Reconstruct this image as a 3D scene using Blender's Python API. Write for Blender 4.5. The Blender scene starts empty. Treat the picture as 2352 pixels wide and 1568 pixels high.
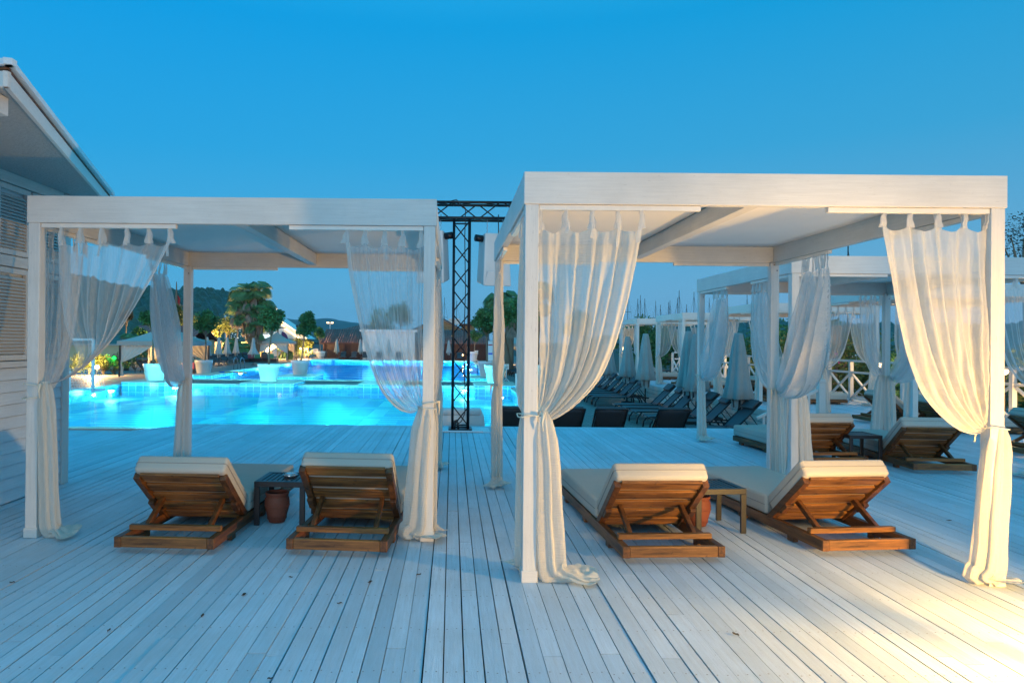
import bpy, bmesh, math, random
from math import pi, sin, cos, radians as R, sqrt
from mathutils import Vector, Matrix, noise
random.seed(7)
scene = bpy.context.scene
COL = scene.collection

# ------------------------------------------------------------------ camera
EYE = 1.515
F = 1568.0; PX, PY = 1038.0, 775.4           # focal length and principal point, in 2352-wide pixels
cam_d = bpy.data.cameras.new('camera'); cam = bpy.data.objects.new('camera', cam_d); COL.objects.link(cam)
cam_d.sensor_width = 36; cam_d.lens = F / 2352 * 36
cam_d.shift_x = (1176 - PX) / 2352; cam_d.shift_y = -(784 - PY) / 2352
cam_d.clip_start = 0.05; cam_d.clip_end = 9000
CM = Matrix.Rotation(R(90.35), 4, 'X') @ Matrix.Rotation(R(0.5), 4, 'Z')
cam.matrix_world = Matrix.Translation((0, 0, EYE)) @ CM
scene.camera = cam

def at(x, y, Y=None, z=None):
    d = CM.to_3x3() @ Vector(((x - PX) / F, (PY - y) / F, -1))
    t = (Y / d.y) if Y is not None else ((z - EYE) / d.z)
    return Vector((d.x * t, d.y * t, EYE + d.z * t))

def lin(c):
    return tuple(((v / 255) / 12.92 if v / 255 <= .04045 else ((v / 255 + .055) / 1.055) ** 2.4) for v in c)

# ------------------------------------------------------------------ world: sky just after sunset, afterglow behind the camera
world = bpy.data.worlds.new('World'); scene.world = world; world.use_nodes = True
nt = world.node_tree; nt.nodes.clear()
def wn(t, **k):
    n = nt.nodes.new(t)
    for a, b in k.items(): setattr(n, a, b)
    return n
out = wn('ShaderNodeOutputWorld'); bg = wn('ShaderNodeBackground'); tc = wn('ShaderNodeTexCoord'); sep = wn('ShaderNodeSeparateXYZ')
nt.links.new(tc.outputs['Generated'], sep.inputs[0])
def wramp(stops):
    r = wn('ShaderNodeValToRGB'); cr = r.color_ramp
    while len(cr.elements) < len(stops): cr.elements.new(.5)
    for e, (p, c) in zip(cr.elements, stops): e.position = p; e.color = (*c, 1)
    return r
ra = wramp([(0.0, lin((120, 184, 222))), (.03, lin((114, 183, 222))), (.12, lin((88, 176, 222))), (.26, lin((50, 167, 225))), (.42, lin((16, 159, 226))), (.65, lin((60, 195, 255))), (1, lin((70, 205, 255)))])
nt.links.new(sep.outputs['Z'], ra.inputs[0])
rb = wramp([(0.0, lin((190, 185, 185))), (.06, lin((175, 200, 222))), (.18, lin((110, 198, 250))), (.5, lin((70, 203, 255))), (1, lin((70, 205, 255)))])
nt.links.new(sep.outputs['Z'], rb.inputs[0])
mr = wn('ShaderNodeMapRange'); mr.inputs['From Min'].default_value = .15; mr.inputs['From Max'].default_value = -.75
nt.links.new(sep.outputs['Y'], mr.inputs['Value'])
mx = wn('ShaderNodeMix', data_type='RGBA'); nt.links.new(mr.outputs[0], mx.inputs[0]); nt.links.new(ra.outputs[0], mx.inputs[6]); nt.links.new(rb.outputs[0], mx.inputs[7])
# sky deeper to the left, paler to the right
mr2 = wn('ShaderNodeMapRange'); mr2.inputs['From Min'].default_value = -.7; mr2.inputs['From Max'].default_value = .8
mr2.inputs['To Min'].default_value = 0; mr2.inputs['To Max'].default_value = 1
nt.links.new(sep.outputs['X'], mr2.inputs['Value'])
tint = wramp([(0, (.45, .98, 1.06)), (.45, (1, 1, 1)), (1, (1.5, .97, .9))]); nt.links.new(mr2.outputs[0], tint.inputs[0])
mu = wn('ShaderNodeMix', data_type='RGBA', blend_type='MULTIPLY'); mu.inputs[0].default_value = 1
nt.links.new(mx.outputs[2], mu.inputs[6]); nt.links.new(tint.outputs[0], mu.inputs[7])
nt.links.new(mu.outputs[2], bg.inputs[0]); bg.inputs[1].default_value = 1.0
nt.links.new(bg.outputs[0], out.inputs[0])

# soft afterglow from behind the camera (sun already set)
sd = bpy.data.lights.new('afterglow', 'SUN'); sd.energy = 0.6; sd.angle = R(20); sd.color = (1, .86, .76)
so = bpy.data.objects.new('afterglow', sd); COL.objects.link(so)
so.rotation_euler = Vector((.12, 1, -.08)).to_track_quat('-Z', 'Y').to_euler()

vs = scene.view_settings; vs.view_transform = 'Standard'; vs.look = 'None'; vs.exposure = 0.0; vs.gamma = 1
scene.cycles.transparent_max_bounces = 32; scene.cycles.max_bounces = 8; scene.cycles.diffuse_bounces = 3
scene.cycles.caustics_reflective = False; scene.cycles.caustics_refractive = False
scene.cycles.sample_clamp_indirect = 4

# ------------------------------------------------------------------ materials
class Mt:
    def __init__(s, name):
        s.m = bpy.data.materials.new(name); s.m.use_nodes = True; s.t = s.m.node_tree; s.t.nodes.clear()
        s.o = s.n('ShaderNodeOutputMaterial')
    def n(s, t, **k):
        n = s.t.nodes.new(t)
        for a, b in k.items(): setattr(n, a, b)
        return n
    def l(s, a, b): s.t.links.new(a, b)
    def coord(s, scale=(1, 1, 1), kind='Object'):
        tc = s.n('ShaderNodeTexCoord'); mp = s.n('ShaderNodeMapping'); mp.inputs['Scale'].default_value = scale
        s.l(tc.outputs[kind], mp.inputs[0]); return mp.outputs[0]
    def geo(s, scale=(1, 1, 1)):
        g = s.n('ShaderNodeNewGeometry'); mp = s.n('ShaderNodeMapping'); mp.inputs['Scale'].default_value = scale
        s.l(g.outputs['Position'], mp.inputs[0]); return mp.outputs[0]
    def noise(s, vec, scale, detail=4, rough=.55):
        n = s.n('ShaderNodeTexNoise'); n.inputs['Scale'].default_value = scale; n.inputs['Detail'].default_value = detail
        n.inputs['Roughness'].default_value = rough; s.l(vec, n.inputs[0]); return n.outputs[0]
    def ramp(s, fac, stops):
        r = s.n('ShaderNodeValToRGB'); cr = r.color_ramp
        while len(cr.elements) < len(stops): cr.elements.new(.5)
        for e, (p, c) in zip(cr.elements, stops): e.position = p; e.color = (*c[:3], 1) if len(c) > 1 else (c[0],) * 3 + (1,)
        s.l(fac, r.inputs[0]); return r.outputs[0]
    def mix(s, f, a, b, mode='MIX'):
        m = s.n('ShaderNodeMix', data_type='RGBA', blend_type=mode)
        for i, v in ((0, f), (6, a), (7, b)):
            if hasattr(v, 'links'): s.l(v, m.inputs[i])
            elif i == 0: m.inputs[0].default_value = v
            else: m.inputs[i].default_value = (*v[:3], 1)
        return m.outputs[2]
    def math(s, op, a, b=0.0, c=None):
        m = s.n('ShaderNodeMath', operation=op)
        for i, v in enumerate((a, b) if c is None else (a, b, c)):
            if hasattr(v, 'links'): s.l(v, m.inputs[i])
            else: m.inputs[i].default_value = v
        return m.outputs[0]
    def bump(s, h, strength, dist=.01):
        b = s.n('ShaderNodeBump'); b.inputs['Strength'].default_value = strength; b.inputs['Distance'].default_value = dist
        s.l(h, b.inputs['Height']); return b.outputs[0]
    def bsdf(s, col, rough=.6, metal=0, normal=None, **k):
        p = s.n('ShaderNodeBsdfPrincipled')
        if hasattr(col, 'links'): s.l(col, p.inputs['Base Color'])
        else: p.inputs['Base Color'].default_value = (*col[:3], 1)
        if hasattr(rough, 'links'): s.l(rough, p.inputs['Roughness'])
        else: p.inputs['Roughness'].default_value = rough
        p.inputs['Metallic'].default_value = metal
        if normal is not None: s.l(normal, p.inputs['Normal'])
        for a, b in k.items(): p.inputs[a.replace('_', ' ')].default_value = b
        return p.outputs[0]
    def done(s, sh): s.l(sh, s.o.inputs[0]); return s.m

def painted(name, col, stretch=(6, 6, 6), dirt=.12, rough=.55, bump=.25):
    m = Mt(name); v = m.geo(stretch); n1 = m.noise(v, 3, 6, .65); n2 = m.noise(m.geo(), 1.7, 5, .6); n3 = m.noise(m.geo(), 60, 2)
    c = m.mix(m.ramp(n1, [(.35, (0,)), (.75, (dirt * 4,))]), col, tuple(x * .72 for x in col))
    c = m.mix(m.ramp(n2, [(.45, (0,)), (.8, (dirt * 4,))]), c, tuple(x * .66 for x in col))
    ck = m.ramp(m.noise(m.geo((stretch[0] * 1.5, stretch[1] * 1.5, stretch[2] * 1.5)), 7, 3, .7), [(.29, (.55,)), (.34, (1,))])
    c = m.mix(1, c, ck, 'MULTIPLY')
    return m.done(m.bsdf(c, rough, normal=m.bump(m.math('ADD', n1, m.math('MULTIPLY', n3, .3)), bump, .006)))

def plain(name, col, rough=.6, metal=0, var=.12, scale=8, bump=0, **k):
    m = Mt(name); n = m.noise(m.geo(), scale, 5); c = m.mix(n, tuple(x * (1 - var) for x in col), tuple(min(1, x * (1 + var)) for x in col))
    return m.done(m.bsdf(c, rough, metal, m.bump(n, bump, .01) if bump else None, **k))

def emit(name, col, st):
    m = Mt(name); e = m.n('ShaderNodeEmission'); e.inputs[0].default_value = (*col, 1); e.inputs[1].default_value = st; return m.done(e.outputs[0])

def wood(name, axis, dark, light, rough=.5):
    m = Mt(name); s = [14, 14, 14]; s[axis] = 1.1
    v = m.coord(tuple(s)); n1 = m.noise(v, 2.2, 8, .7); n2 = m.noise(m.coord(tuple(x * .35 for x in s)), 1.5, 4)
    sp = m.n('ShaderNodeObjectInfo')
    c = m.ramp(n1, [(.32, dark), (.5, tuple((a + b) / 2 for a, b in zip(dark, light))), (.68, light)])
    c = m.mix(m.ramp(n2, [(.35, (.55,)), (.6, (0,))]), c, tuple(x * .45 for x in dark))
    kn = m.ramp(m.noise(m.coord((5, 5, 5)), 2.4, 2), [(.27, (.35,)), (.34, (1,))])
    c = m.mix(1, c, kn, 'MULTIPLY')
    return m.done(m.bsdf(c, rough, normal=m.bump(n1, .35, .004)))

WHITE = (.72, .71, .68)
M = {}
M['paint_x'] = painted('white_paint_beam', WHITE, (1.2, 22, 22))
M['paint_y'] = painted('white_paint_side_beam', WHITE, (22, 1.2, 22))
M['paint_z'] = painted('white_paint_post', WHITE, (22, 22, 1.2))
M['siding'] = painted('white_siding_paint', (.72, .80, .85), (22, 1.2, 22), .1)
M['rail_white'] = plain('white_rail_paint', (.75, .73, .68), .4)
M['canvas'] = plain('white_canvas_ceiling', (.86, .85, .81), .8, var=.05, scale=3, bump=.2)
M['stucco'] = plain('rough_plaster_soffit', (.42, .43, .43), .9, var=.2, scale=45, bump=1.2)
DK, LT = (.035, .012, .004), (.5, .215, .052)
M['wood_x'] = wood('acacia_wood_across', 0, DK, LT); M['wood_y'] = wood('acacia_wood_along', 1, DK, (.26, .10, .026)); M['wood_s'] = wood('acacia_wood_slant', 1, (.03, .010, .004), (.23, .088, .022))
M['black'] = plain('black_metal', (.022, .024, .028), .38, .3)
M['truss'] = plain('black_truss_steel', (.012, .014, .02), .3, .5)
M['sling'] = plain('charcoal_sling_fabric', (.05, .06, .072), .6, scale=30)
M['slingframe'] = plain('dark_lounger_frame', (.02, .022, .026), .3, .4)
M['steel'] = plain('brushed_steel', (.55, .56, .58), .2, .9)
M['terracotta'] = plain('terracotta_clay', (.2, .055, .03), .7, var=.3, scale=6, bump=.3)
M['potwhite'] = plain('white_planter_plastic', (.7, .72, .73), .35, var=.03, Subsurface_Weight=.0)
M['soil'] = plain('dark_soil', (.03, .02, .012), .9)
M['bark'] = plain('tree_bark', (.22, .17, .12), .9, var=.4, scale=20, bump=.8)
M['bronze'] = plain('dark_red_tile', (.1, .02, .025), .5)
M['tan_fabric'] = plain('sand_tent_fabric', (.42, .4, .37), .8, var=.06)
M['umbrella'] = plain('grey_green_umbrella_fabric', (.24, .3, .31), .8, var=.12, scale=5)
M['umbrella_pale'] = plain('pale_umbrella_fabric', (.42, .43, .41), .8, var=.12, scale=5)
M['vinyl'] = plain('white_cover_vinyl', (.6, .62, .62), .35, var=.08, scale=4, bump=.5)
M['red'] = plain('red_cloth', (.5, .02, .02), .7)
M['purple'] = plain('purple_cloth', (.12, .05, .16), .7)
M['sign_white'] = plain('white_sign_board', (.75, .76, .76), .4)
M['sign_black'] = plain('black_sign_print', (.02, .02, .025), .5)
M['hose_blue'] = plain('blue_pool_noodle', (.02, .12, .6), .5); M['hose_yellow'] = plain('yellow_pool_noodle', (.7, .5, .05), .5)
M['cush_green'] = plain('green_cushion_fabric', (.1, .32, .16), .8); M['cush_pink'] = plain('pink_cushion_fabric', (.6, .12, .16), .8); M['cush_brown'] = plain('brown_cushion_fabric', (.16, .09, .07), .8)
M['dryleaf'] = plain('dry_brown_leaf', (.06, .035, .02), .8)
M['wallwarm'] = plain('ochre_garden_wall', (.55, .45, .28), .85, var=.15, scale=2)
M['bulb'] = emit('warm_bulb', (1, .62, .25), 14); M['bulb_soft'] = emit('string_light_bulb', (1, .66, .3), 6)
M['screen'] = emit('lit_screen', (.75, .97, 1), 1.6); M['green_lamp'] = emit('green_lamp_glow', (.02, 1, .12), 3)
M['poollamp'] = emit('pool_lamp_lens', (.75, 1, 1), 3)
M['lampglow'] = emit('deck_lamp_lens', (1, .7, .38), 20)

# cushion fabric
def cushion_mat(name, col):
    m = Mt(name); v = m.coord((1, 1, 1)); w = m.n('ShaderNodeTexWave'); w.inputs['Scale'].default_value = 60; w.bands_direction = 'DIAGONAL'; m.l(v, w.inputs[0])
    n = m.noise(m.coord((2, 9, 9)), 3, 4); c = m.mix(n, tuple(x * .9 for x in col), col)
    return m.done(m.bsdf(c, .85, normal=m.bump(m.math('ADD', m.math('MULTIPLY', w.outputs[0], .15), m.math('MULTIPLY', n, 1.5)), .35, .01)))
M['cushion'] = cushion_mat('ivory_woven_cushion', (.5, .475, .42)); M['piping'] = plain('cushion_piping', (.3, .29, .27), .8)

# sheer curtain: woven open fabric, real transparency
def sheer(name, col, dens):
    m = Mt(name); d = m.n('ShaderNodeBsdfDiffuse'); t = m.n('ShaderNodeBsdfTranslucent'); tr = m.n('ShaderNodeBsdfTransparent')
    n = m.noise(m.geo((34, 34, 5)), 2.0, 6, .7); n2 = m.noise(m.geo((3, 3, 30)), 3.5, 5)
    b = m.bump(m.math('ADD', n, m.math('MULTIPLY', n2, 1.2)), .55, .012)
    for q in (d, t): q.inputs[0].default_value = (*col, 1); m.l(b, q.inputs['Normal'])
    a = m.n('ShaderNodeMixShader'); a.inputs[0].default_value = .42; m.l(d.outputs[0], a.inputs[1]); m.l(t.outputs[0], a.inputs[2])
    # denser when seen at a grazing angle, as woven threads are
    lw = m.n('ShaderNodeLayerWeight'); lw.inputs[0].default_value = .35
    f = m.math('MULTIPLY_ADD', lw.outputs['Facing'], .5, dens); f = m.math('ADD', f, m.math('MULTIPLY', m.math('SUBTRACT', n, .5), .2))
    f = m.math('MINIMUM', m.math('MAXIMUM', f, .12), .97)
    x = m.n('ShaderNodeMixShader'); m.l(f, x.inputs[0]); m.l(tr.outputs[0], x.inputs[1]); m.l(a.outputs[0], x.inputs[2])
    return m.done(x.outputs[0])
M['sheer'] = sheer('sheer_white_voile', (.84, .85, .85), .34)
M['sheer_hem'] = sheer('voile_double_hem', (.84, .84, .82), .66)
M['sheer_dense'] = sheer('thick_white_voile', (.86, .84, .78), .66)
M['cord'] = plain('cream_tie_cord', (.7, .66, .55), .8)

def deck_mat():
    m = Mt('whitewashed_deck_wood'); at_ = m.n('ShaderNodeAttribute'); at_.attribute_name = 'tone'
    g = m.geo((16, .9, 10)); n1 = m.noise(g, 3.2, 8, .72); n2 = m.noise(m.geo((1, 1, 1)), 1.1, 5, .6); n3 = m.noise(m.geo((40, 8, 10)), 2, 5, .8)
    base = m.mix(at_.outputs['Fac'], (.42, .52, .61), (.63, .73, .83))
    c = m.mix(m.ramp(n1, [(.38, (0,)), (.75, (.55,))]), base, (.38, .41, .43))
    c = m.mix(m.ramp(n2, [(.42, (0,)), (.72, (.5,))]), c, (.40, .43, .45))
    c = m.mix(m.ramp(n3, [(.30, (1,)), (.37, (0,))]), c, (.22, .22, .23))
    return m.done(m.bsdf(c, m.ramp(n2, [(.3, (.42,)), (.7, (.62,))]), normal=m.bump(m.math('ADD', n1, m.math('MULTIPLY', n3, .6)), .4, .005)))
M['deck'] = deck_mat()
M['under'] = plain('dark_joist_space', (.02, .02, .022), .9)
def paver():
    m = Mt('grey_stone_paving'); b = m.n('ShaderNodeTexBrick'); m.l(m.geo((1, 1, 1)), b.inputs[0]); b.inputs['Scale'].default_value = 1.6
    b.inputs['Color1'].default_value = (.17, .15, .135, 1); b.inputs['Color2'].default_value = (.25, .22, .19, 1); b.inputs['Mortar'].default_value = (.06, .055, .05, 1)
    n = m.noise(m.geo(), .9, 6); c = m.mix(m.ramp(n, [(.3, (.0,)), (.8, (.6,))]), b.outputs[0], (.09, .085, .08))
    return m.done(m.bsdf(c, .6, normal=m.bump(b.outputs[1], .5, .01)))
M['paving'] = paver()
M['coping'] = plain('pale_coping_stone', (.4, .38, .34), .6, var=.15, bump=.3)
M['ground'] = plain('dark_garden_ground', (.06, .06, .045), .95, var=.4, scale=.3)
def tilemat(name, a, b_, s, grout=(.35, .75, .85)):
    m = Mt(name); br = m.n('ShaderNodeTexBrick'); tcn = m.n('ShaderNodeNewGeometry'); sx = m.n('ShaderNodeSeparateXYZ'); cb = m.n('ShaderNodeCombineXYZ')
    m.l(tcn.outputs[0], sx.inputs[0]); m.l(m.math('ADD', sx.outputs[0], sx.outputs[1]), cb.inputs[0]); m.l(sx.outputs[2], cb.inputs[1]); m.l(cb.outputs[0], br.inputs[0])
    br.offset = 0; br.inputs['Scale'].default_value = s; br.inputs['Brick Width'].default_value = .5; br.inputs['Row Height'].default_value = .5; br.inputs['Mortar Size'].default_value = .02
    br.inputs['Color1'].default_value = (*a, 1); br.inputs['Color2'].default_value = (*b_, 1); br.inputs['Mortar'].default_value = (*grout, 1)
    return m.done(m.bsdf(br.outputs[0], .15))
M['tile'] = tilemat('blue_glass_tile', (.05, .3, .62), (.09, .4, .72), 1.4)
M['poolwall'] = tilemat('pool_wall_tile', (.06, .4, .72), (.2, .62, .82), 3.2)
# ------------------------------------------------------------------ mesh builder
class MB:
    def __init__(s): s.v = []; s.f = []; s.tone = []
    def quad(s, pts, tone=None):
        b = len(s.v); s.v += [tuple(p) for p in pts]; s.f.append(tuple(range(b, b + len(pts)))); s.tone.append(tone or 0); return s
    def hexa(s, P, tone=0):      # 8 points: bottom 4 ccw, top 4 ccw
        b = len(s.v); s.v += [tuple(p) for p in P]
        for q in ((3, 2, 1, 0), (4, 5, 6, 7), (0, 1, 5, 4), (1, 2, 6, 5), (2, 3, 7, 6), (3, 0, 4, 7)): s.f.append(tuple(b + i for i in q)); s.tone.append(tone)
        return s
    def box(s, x0, x1, y0, y1, z0, z1, tone=0):
        return s.hexa([(x0, y0, z0), (x1, y0, z0), (x1, y1, z0), (x0, y1, z0), (x0, y0, z1), (x1, y0, z1), (x1, y1, z1), (x0, y1, z1)], tone)
    def bar(s, p0, p1, w, h, up=(0, 0, 1)):
        p0, p1 = Vector(p0), Vector(p1); d = (p1 - p0).normalized(); u = Vector(up); sd = d.cross(u)
        if sd.length < 1e-4: sd = d.cross(Vector((1, 0, 0)))
        sd.normalize(); u = sd.cross(d).normalized(); sd *= w / 2; u *= h / 2
        return s.hexa([p0 - sd - u, p0 + sd - u, p1 + sd - u, p1 - sd - u, p0 - sd + u, p0 + sd + u, p1 + sd + u, p1 - sd + u])
    def tube(s, pts, r, n=8, close=False):
        pts = [Vector(p) for p in pts]; b = len(s.v); rr = r if isinstance(r, (list, tuple)) else [r] * len(pts)
        ref = Vector((0, 0, 1))
        if abs((pts[-1] - pts[0]).normalized().z if (pts[-1] - pts[0]).length > 0 else 0) > .9: ref = Vector((1, 0, 0))
        for i, p in enumerate(pts):
            d = (pts[min(i + 1, len(pts) - 1)] - pts[max(i - 1, 0)]).normalized(); a = d.cross(ref)
            if a.length < 1e-3: a = d.cross(Vector((0, 1, 0)))
            a.normalize(); c = d.cross(a)
            for k in range(n):
                t = 2 * pi * k / n; s.v.append(tuple(p + (a * cos(t) + c * sin(t)) * rr[i]))
        for i in range(len(pts) - 1):
            for k in range(n):
                s.f.append((b + i * n + k, b + i * n + (k + 1) % n, b + (i + 1) * n + (k + 1) % n, b + (i + 1) * n + k)); s.tone.append(0)
        s.f.append(tuple(b + k for k in range(n))[::-1]); s.f.append(tuple(b + (len(pts) - 1) * n + k for k in range(n))); s.tone += [0, 0]
        return s
    def lathe(s, prof, n=24, c=(0, 0, 0), fn=None):
        b = len(s.v)
        for i, (r, z) in enumerate(prof):
            for k in range(n):
                t = 2 * pi * k / n; q = r * (fn(t, i / (len(prof) - 1)) if fn else 1)
                s.v.append((c[0] + q * cos(t), c[1] + q * sin(t), c[2] + z))
        for i in range(len(prof) - 1):
            for k in range(n):
                s.f.append((b + i * n + k, b + i * n + (k + 1) % n, b + (i + 1) * n + (k + 1) % n, b + (i + 1) * n + k)); s.tone.append(0)
        s.f.append(tuple(b + k for k in range(n))[::-1]); s.f.append(tuple(b + (len(prof) - 1) * n + k for k in range(n))); s.tone += [0, 0]
        return s
    def grid(s, fn, nu, nv, closed=False):
        b = len(s.v)
        for j in range(nv + 1):
            for i in range(nu + (0 if closed else 1)): s.v.append(tuple(fn(i / nu, j / nv)))
        w = nu if closed else nu + 1
        for j in range(nv):
            for i in range(nu):
                i2 = (i + 1) % w; s.f.append((b + j * w + i, b + j * w + i2, b + (j + 1) * w + i2, b + (j + 1) * w + i)); s.tone.append(0)
        return s
    def build(s, name, mat, parent=None, smooth=False, bevel=0, seg=2, tone=False, loc=None, mats=None):
        me = bpy.data.meshes.new(name); me.from_pydata(s.v, [], s.f); me.update()
        for mm in (mats or [mat]): me.materials.append(mm)
        if smooth: me.polygons.foreach_set('use_smooth', [True] * len(me.polygons))
        if tone:
            a = me.attributes.new('tone', 'FLOAT', 'FACE'); a.data.foreach_set('value', s.tone)
        o = bpy.data.objects.new(name, me); COL.objects.link(o)
        if parent: o.parent = parent
        if loc: o.location = loc
        if bevel:
            bm = o.modifiers.new('edge', 'BEVEL'); bm.width = bevel; bm.segments = seg; bm.limit_method = 'ANGLE'; bm.angle_limit = R(40)
        return o

def tag(o, label=None, cat=None, group=None, kind=None):
    if label: o['label'] = label
    if cat: o['category'] = cat
    if group: o['group'] = group
    if kind: o['kind'] = kind
    return o
def empty(name, loc=(0, 0, 0), rz=0, label=None, cat=None, group=None):
    o = bpy.data.objects.new(name, None); COL.objects.link(o); o.location = loc; o.rotation_euler = (0, 0, rz); o.empty_display_size = .1
    return tag(o, label, cat, group)
KIDS = {}
def children(o): return [c for c in COL.objects if c.parent == o]
def copy_tree(src, loc, rz=0, label=None, scale=None):
    kids = KIDS.get(src.name)
    if kids is None:
        kids = [(c, [g for g in children(c)]) for c in children(src)]; KIDS[src.name] = kids
    r = src.copy(); COL.objects.link(r); r.location = loc; r.rotation_euler = (0, 0, rz)
    if label: r['label'] = label
    if scale: r.scale = scale
    for c, gs in kids:
        n = c.copy(); COL.objects.link(n); n.parent = r
        for g in gs: q = g.copy(); COL.objects.link(q); q.parent = n
    return r
def place(o, loc, rz=0): o.location = loc; o.rotation_euler = (0, 0, rz)
def lamp(name, loc, energy, col, radius=.1, parent=None, kind='POINT', **k):
    d = bpy.data.lights.new(name, kind); d.energy = energy; d.color = col; d.shadow_soft_size = radius
    for a, b in k.items(): setattr(d, a, b)
    o = bpy.data.objects.new(name, d); COL.objects.link(o); o.location = loc
    if parent: o.parent = parent
    return o

# ================================================================== SETTING
GZ = -.72; WZ = -.80
# deck boards (one sheet of real boards with gaps)
PITCH = .0955
dk = MB(); x = -9.0
random.seed(3)
def deck_end(x):
    if x < -5.3: return 11.3
    if x < -4.55: return 11.3 + (x + 5.3) / .75 * 1.0
    if x < 7.32: return 12.3
    return 34.0
seam_rows = [-1.9, 1.15, 3.4, 5.25, 8.1, 10.4]
while x < 14.5:
    w = PITCH - random.choice((.003, .0035, .004, .004, .005, .006, .008)) - random.random() * .002
    ye = deck_end(x + PITCH / 2); y = -4.0; k = random.random()
    cuts = sorted(random.choice(seam_rows) + random.uniform(-.15, .15) if random.random() < .6 else random.uniform(-2, 11) for _ in range(2 if ye < 20 else 6))
    if ye > 20: cuts = sorted(cuts + [14.2, 18.9, 23.5, 28])
    cuts = [c for c in cuts if c < ye - .6] + [ye]
    wob = random.uniform(-1, 1) * .002; ph = random.random() * 6
    for ce in cuts:
        if ce - y < .5: continue
        t = min(1, max(0, random.gauss(.55, .22))); n = max(1, int((ce - y) / .9)); dz = random.uniform(-.0015, .0015); tw = random.uniform(-.0012, .0012)
        for i in range(n):
            a = y + (ce - .004 - y) * i / n; b = y + (ce - .004 - y) * (i + 1) / n
            xa = x + wob * sin(a * .8 + ph); xb = x + wob * sin(b * .8 + ph)
            if i < n: dk.hexa([(xa, a, -.025), (xa + w, a, -.025), (xb + w, b, -.025), (xb, b, -.025), (xa, a, dz - tw), (xa + w, a, dz + tw), (xb + w, b, dz + tw), (xb, b, dz - tw)], t)
        y = ce
    x += PITCH
nl = MB(); xx = -5.0
while xx < 7.2:
    for j in range(22):
        yy = 2.2 + j * .47
        if abs(xx) > yy * 1.0 + .6: continue
        for o_ in (.022, .068):
            a = xx + o_ + random.uniform(-.004, .004); b = yy + random.uniform(-.012, .012); nl.quad([(a - .0035, b - .0035, .0035), (a + .0035, b - .0035, .0035), (a + .0035, b + .0035, .0035), (a - .0035, b + .0035, .0035)])
    xx += PITCH
deck = dk.build('deck', M['deck'], tone=True); tag(nl.build('deck_screws', plain('dull_screw_head', (.2, .2, .21), .6)), kind='structure'); tag(deck, kind='structure')
ub = MB(); ub.box(-9, 7.30, -4, 11.2, -.14, -.06).box(-4.5, 7.30, 11.2, 12.24, -.14, -.06).box(7.34, 14.4, -4, 33.9, -.14, -.06)
tag(ub.build('deck_gap_shade', M['under']), kind='structure')  # near-black sheet stands for the shade beneath the boards
fr = MB(); fr.box(-9, -5.3, 11.31, 11.35, -.2, -.004).box(-4.55, 7.28, 12.31, 12.35, -.22, -.004)
fr.hexa([(-5.3, 11.31, -.2), (-4.55, 12.31, -.2), (-4.58, 12.35, -.2), (-5.33, 11.35, -.2), (-5.3, 11.31, -.004), (-4.55, 12.31, -.004), (-4.58, 12.35, -.004), (-5.33, 11.35, -.004)])
tag(fr.build('deck_edge', M['siding']), kind='structure')
# horizontal board face of the raised deck, towards the pool terrace
fb = MB()
for k in range(5): fb.box(7.27, 7.30, 12.4, 33.9, GZ + .004 + k * .142, GZ + .135 + k * .142)
for k in range(4): fb.box(6.2 + k * .28 if k else 6.2, 7.25, 12.9, 14.6, GZ + .004 + k * .18, GZ + .17 + k * .18) if k < 3 else None
tag(fb.build('deck_side_steps', M['paint_y'], bevel=.004), kind='structure')

# ground and paving with the two pool openings
PN = (-16.2, 2.85, 17.0, 34.1); PF = (-15.6, 2.35, 38.3, 78.0)
def holed(name, mat, X0, X1, Y0, Y1, z):
    xs = sorted({X0, X1, PN[0], PN[1], PF[0], PF[1]}); ys = sorted({Y0, Y1, PN[2], PN[3], PF[2], PF[3]}); m = MB()
    for i in range(len(xs) - 1):
        for j in range(len(ys) - 1):
            cx, cy = (xs[i] + xs[i + 1]) / 2, (ys[j] + ys[j + 1]) / 2
            if any(p[0] < cx < p[1] and p[2] < cy < p[3] for p in (PN, PF)): continue
            m.quad([(xs[i], ys[j], z), (xs[i + 1], ys[j], z), (xs[i + 1], ys[j + 1], z), (xs[i], ys[j + 1], z)])
    return tag(m.build(name, mat), kind='structure')
holed('ground', M['ground'], -3000, 3000, -60, 4000, GZ - .006)
holed('paving', M['paving'], -45, 13, 9, 112, GZ)
# pool shells
def shell(name, p, depth):
    x0, x1, y0, y1 = p; zb = WZ - .45; m = MB(); f = MB()
    for q in ([(x0, y0), (x1, y0)], [(x1, y0), (x1, y1)], [(x1, y1), (x0, y1)], [(x0, y1), (x0, y0)]):
        (a, b), (c, d) = q; m.quad([(a, b, zb), (c, d, zb), (c, d, GZ), (a, b, GZ)])
    f.quad([(x0, y0, zb), (x1, y0, zb), (x1, y1, zb), (x0, y1, zb)])
    w = m.build(name + '_walls', M['poolwall']); tag(w, kind='structure')
    c = MB(); e = .32
    c.box(x0 - e, x1 + e, y0 - e, y0 + .02, GZ + .004, GZ + .05).box(x0 - e, x1 + e, y1 - .02, y1 + e, GZ + .004, GZ + .05).box(x0 - e, x0 + .02, y0 + .02, y1 - .02, GZ + .004, GZ + .05).box(x1 - .02, x1 + e, y0 + .02, y1 - .02, GZ + .004, GZ + .05)
    tag(c.build(name + '_coping', M['coping'], bevel=.01), kind='structure')
    return f
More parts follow.
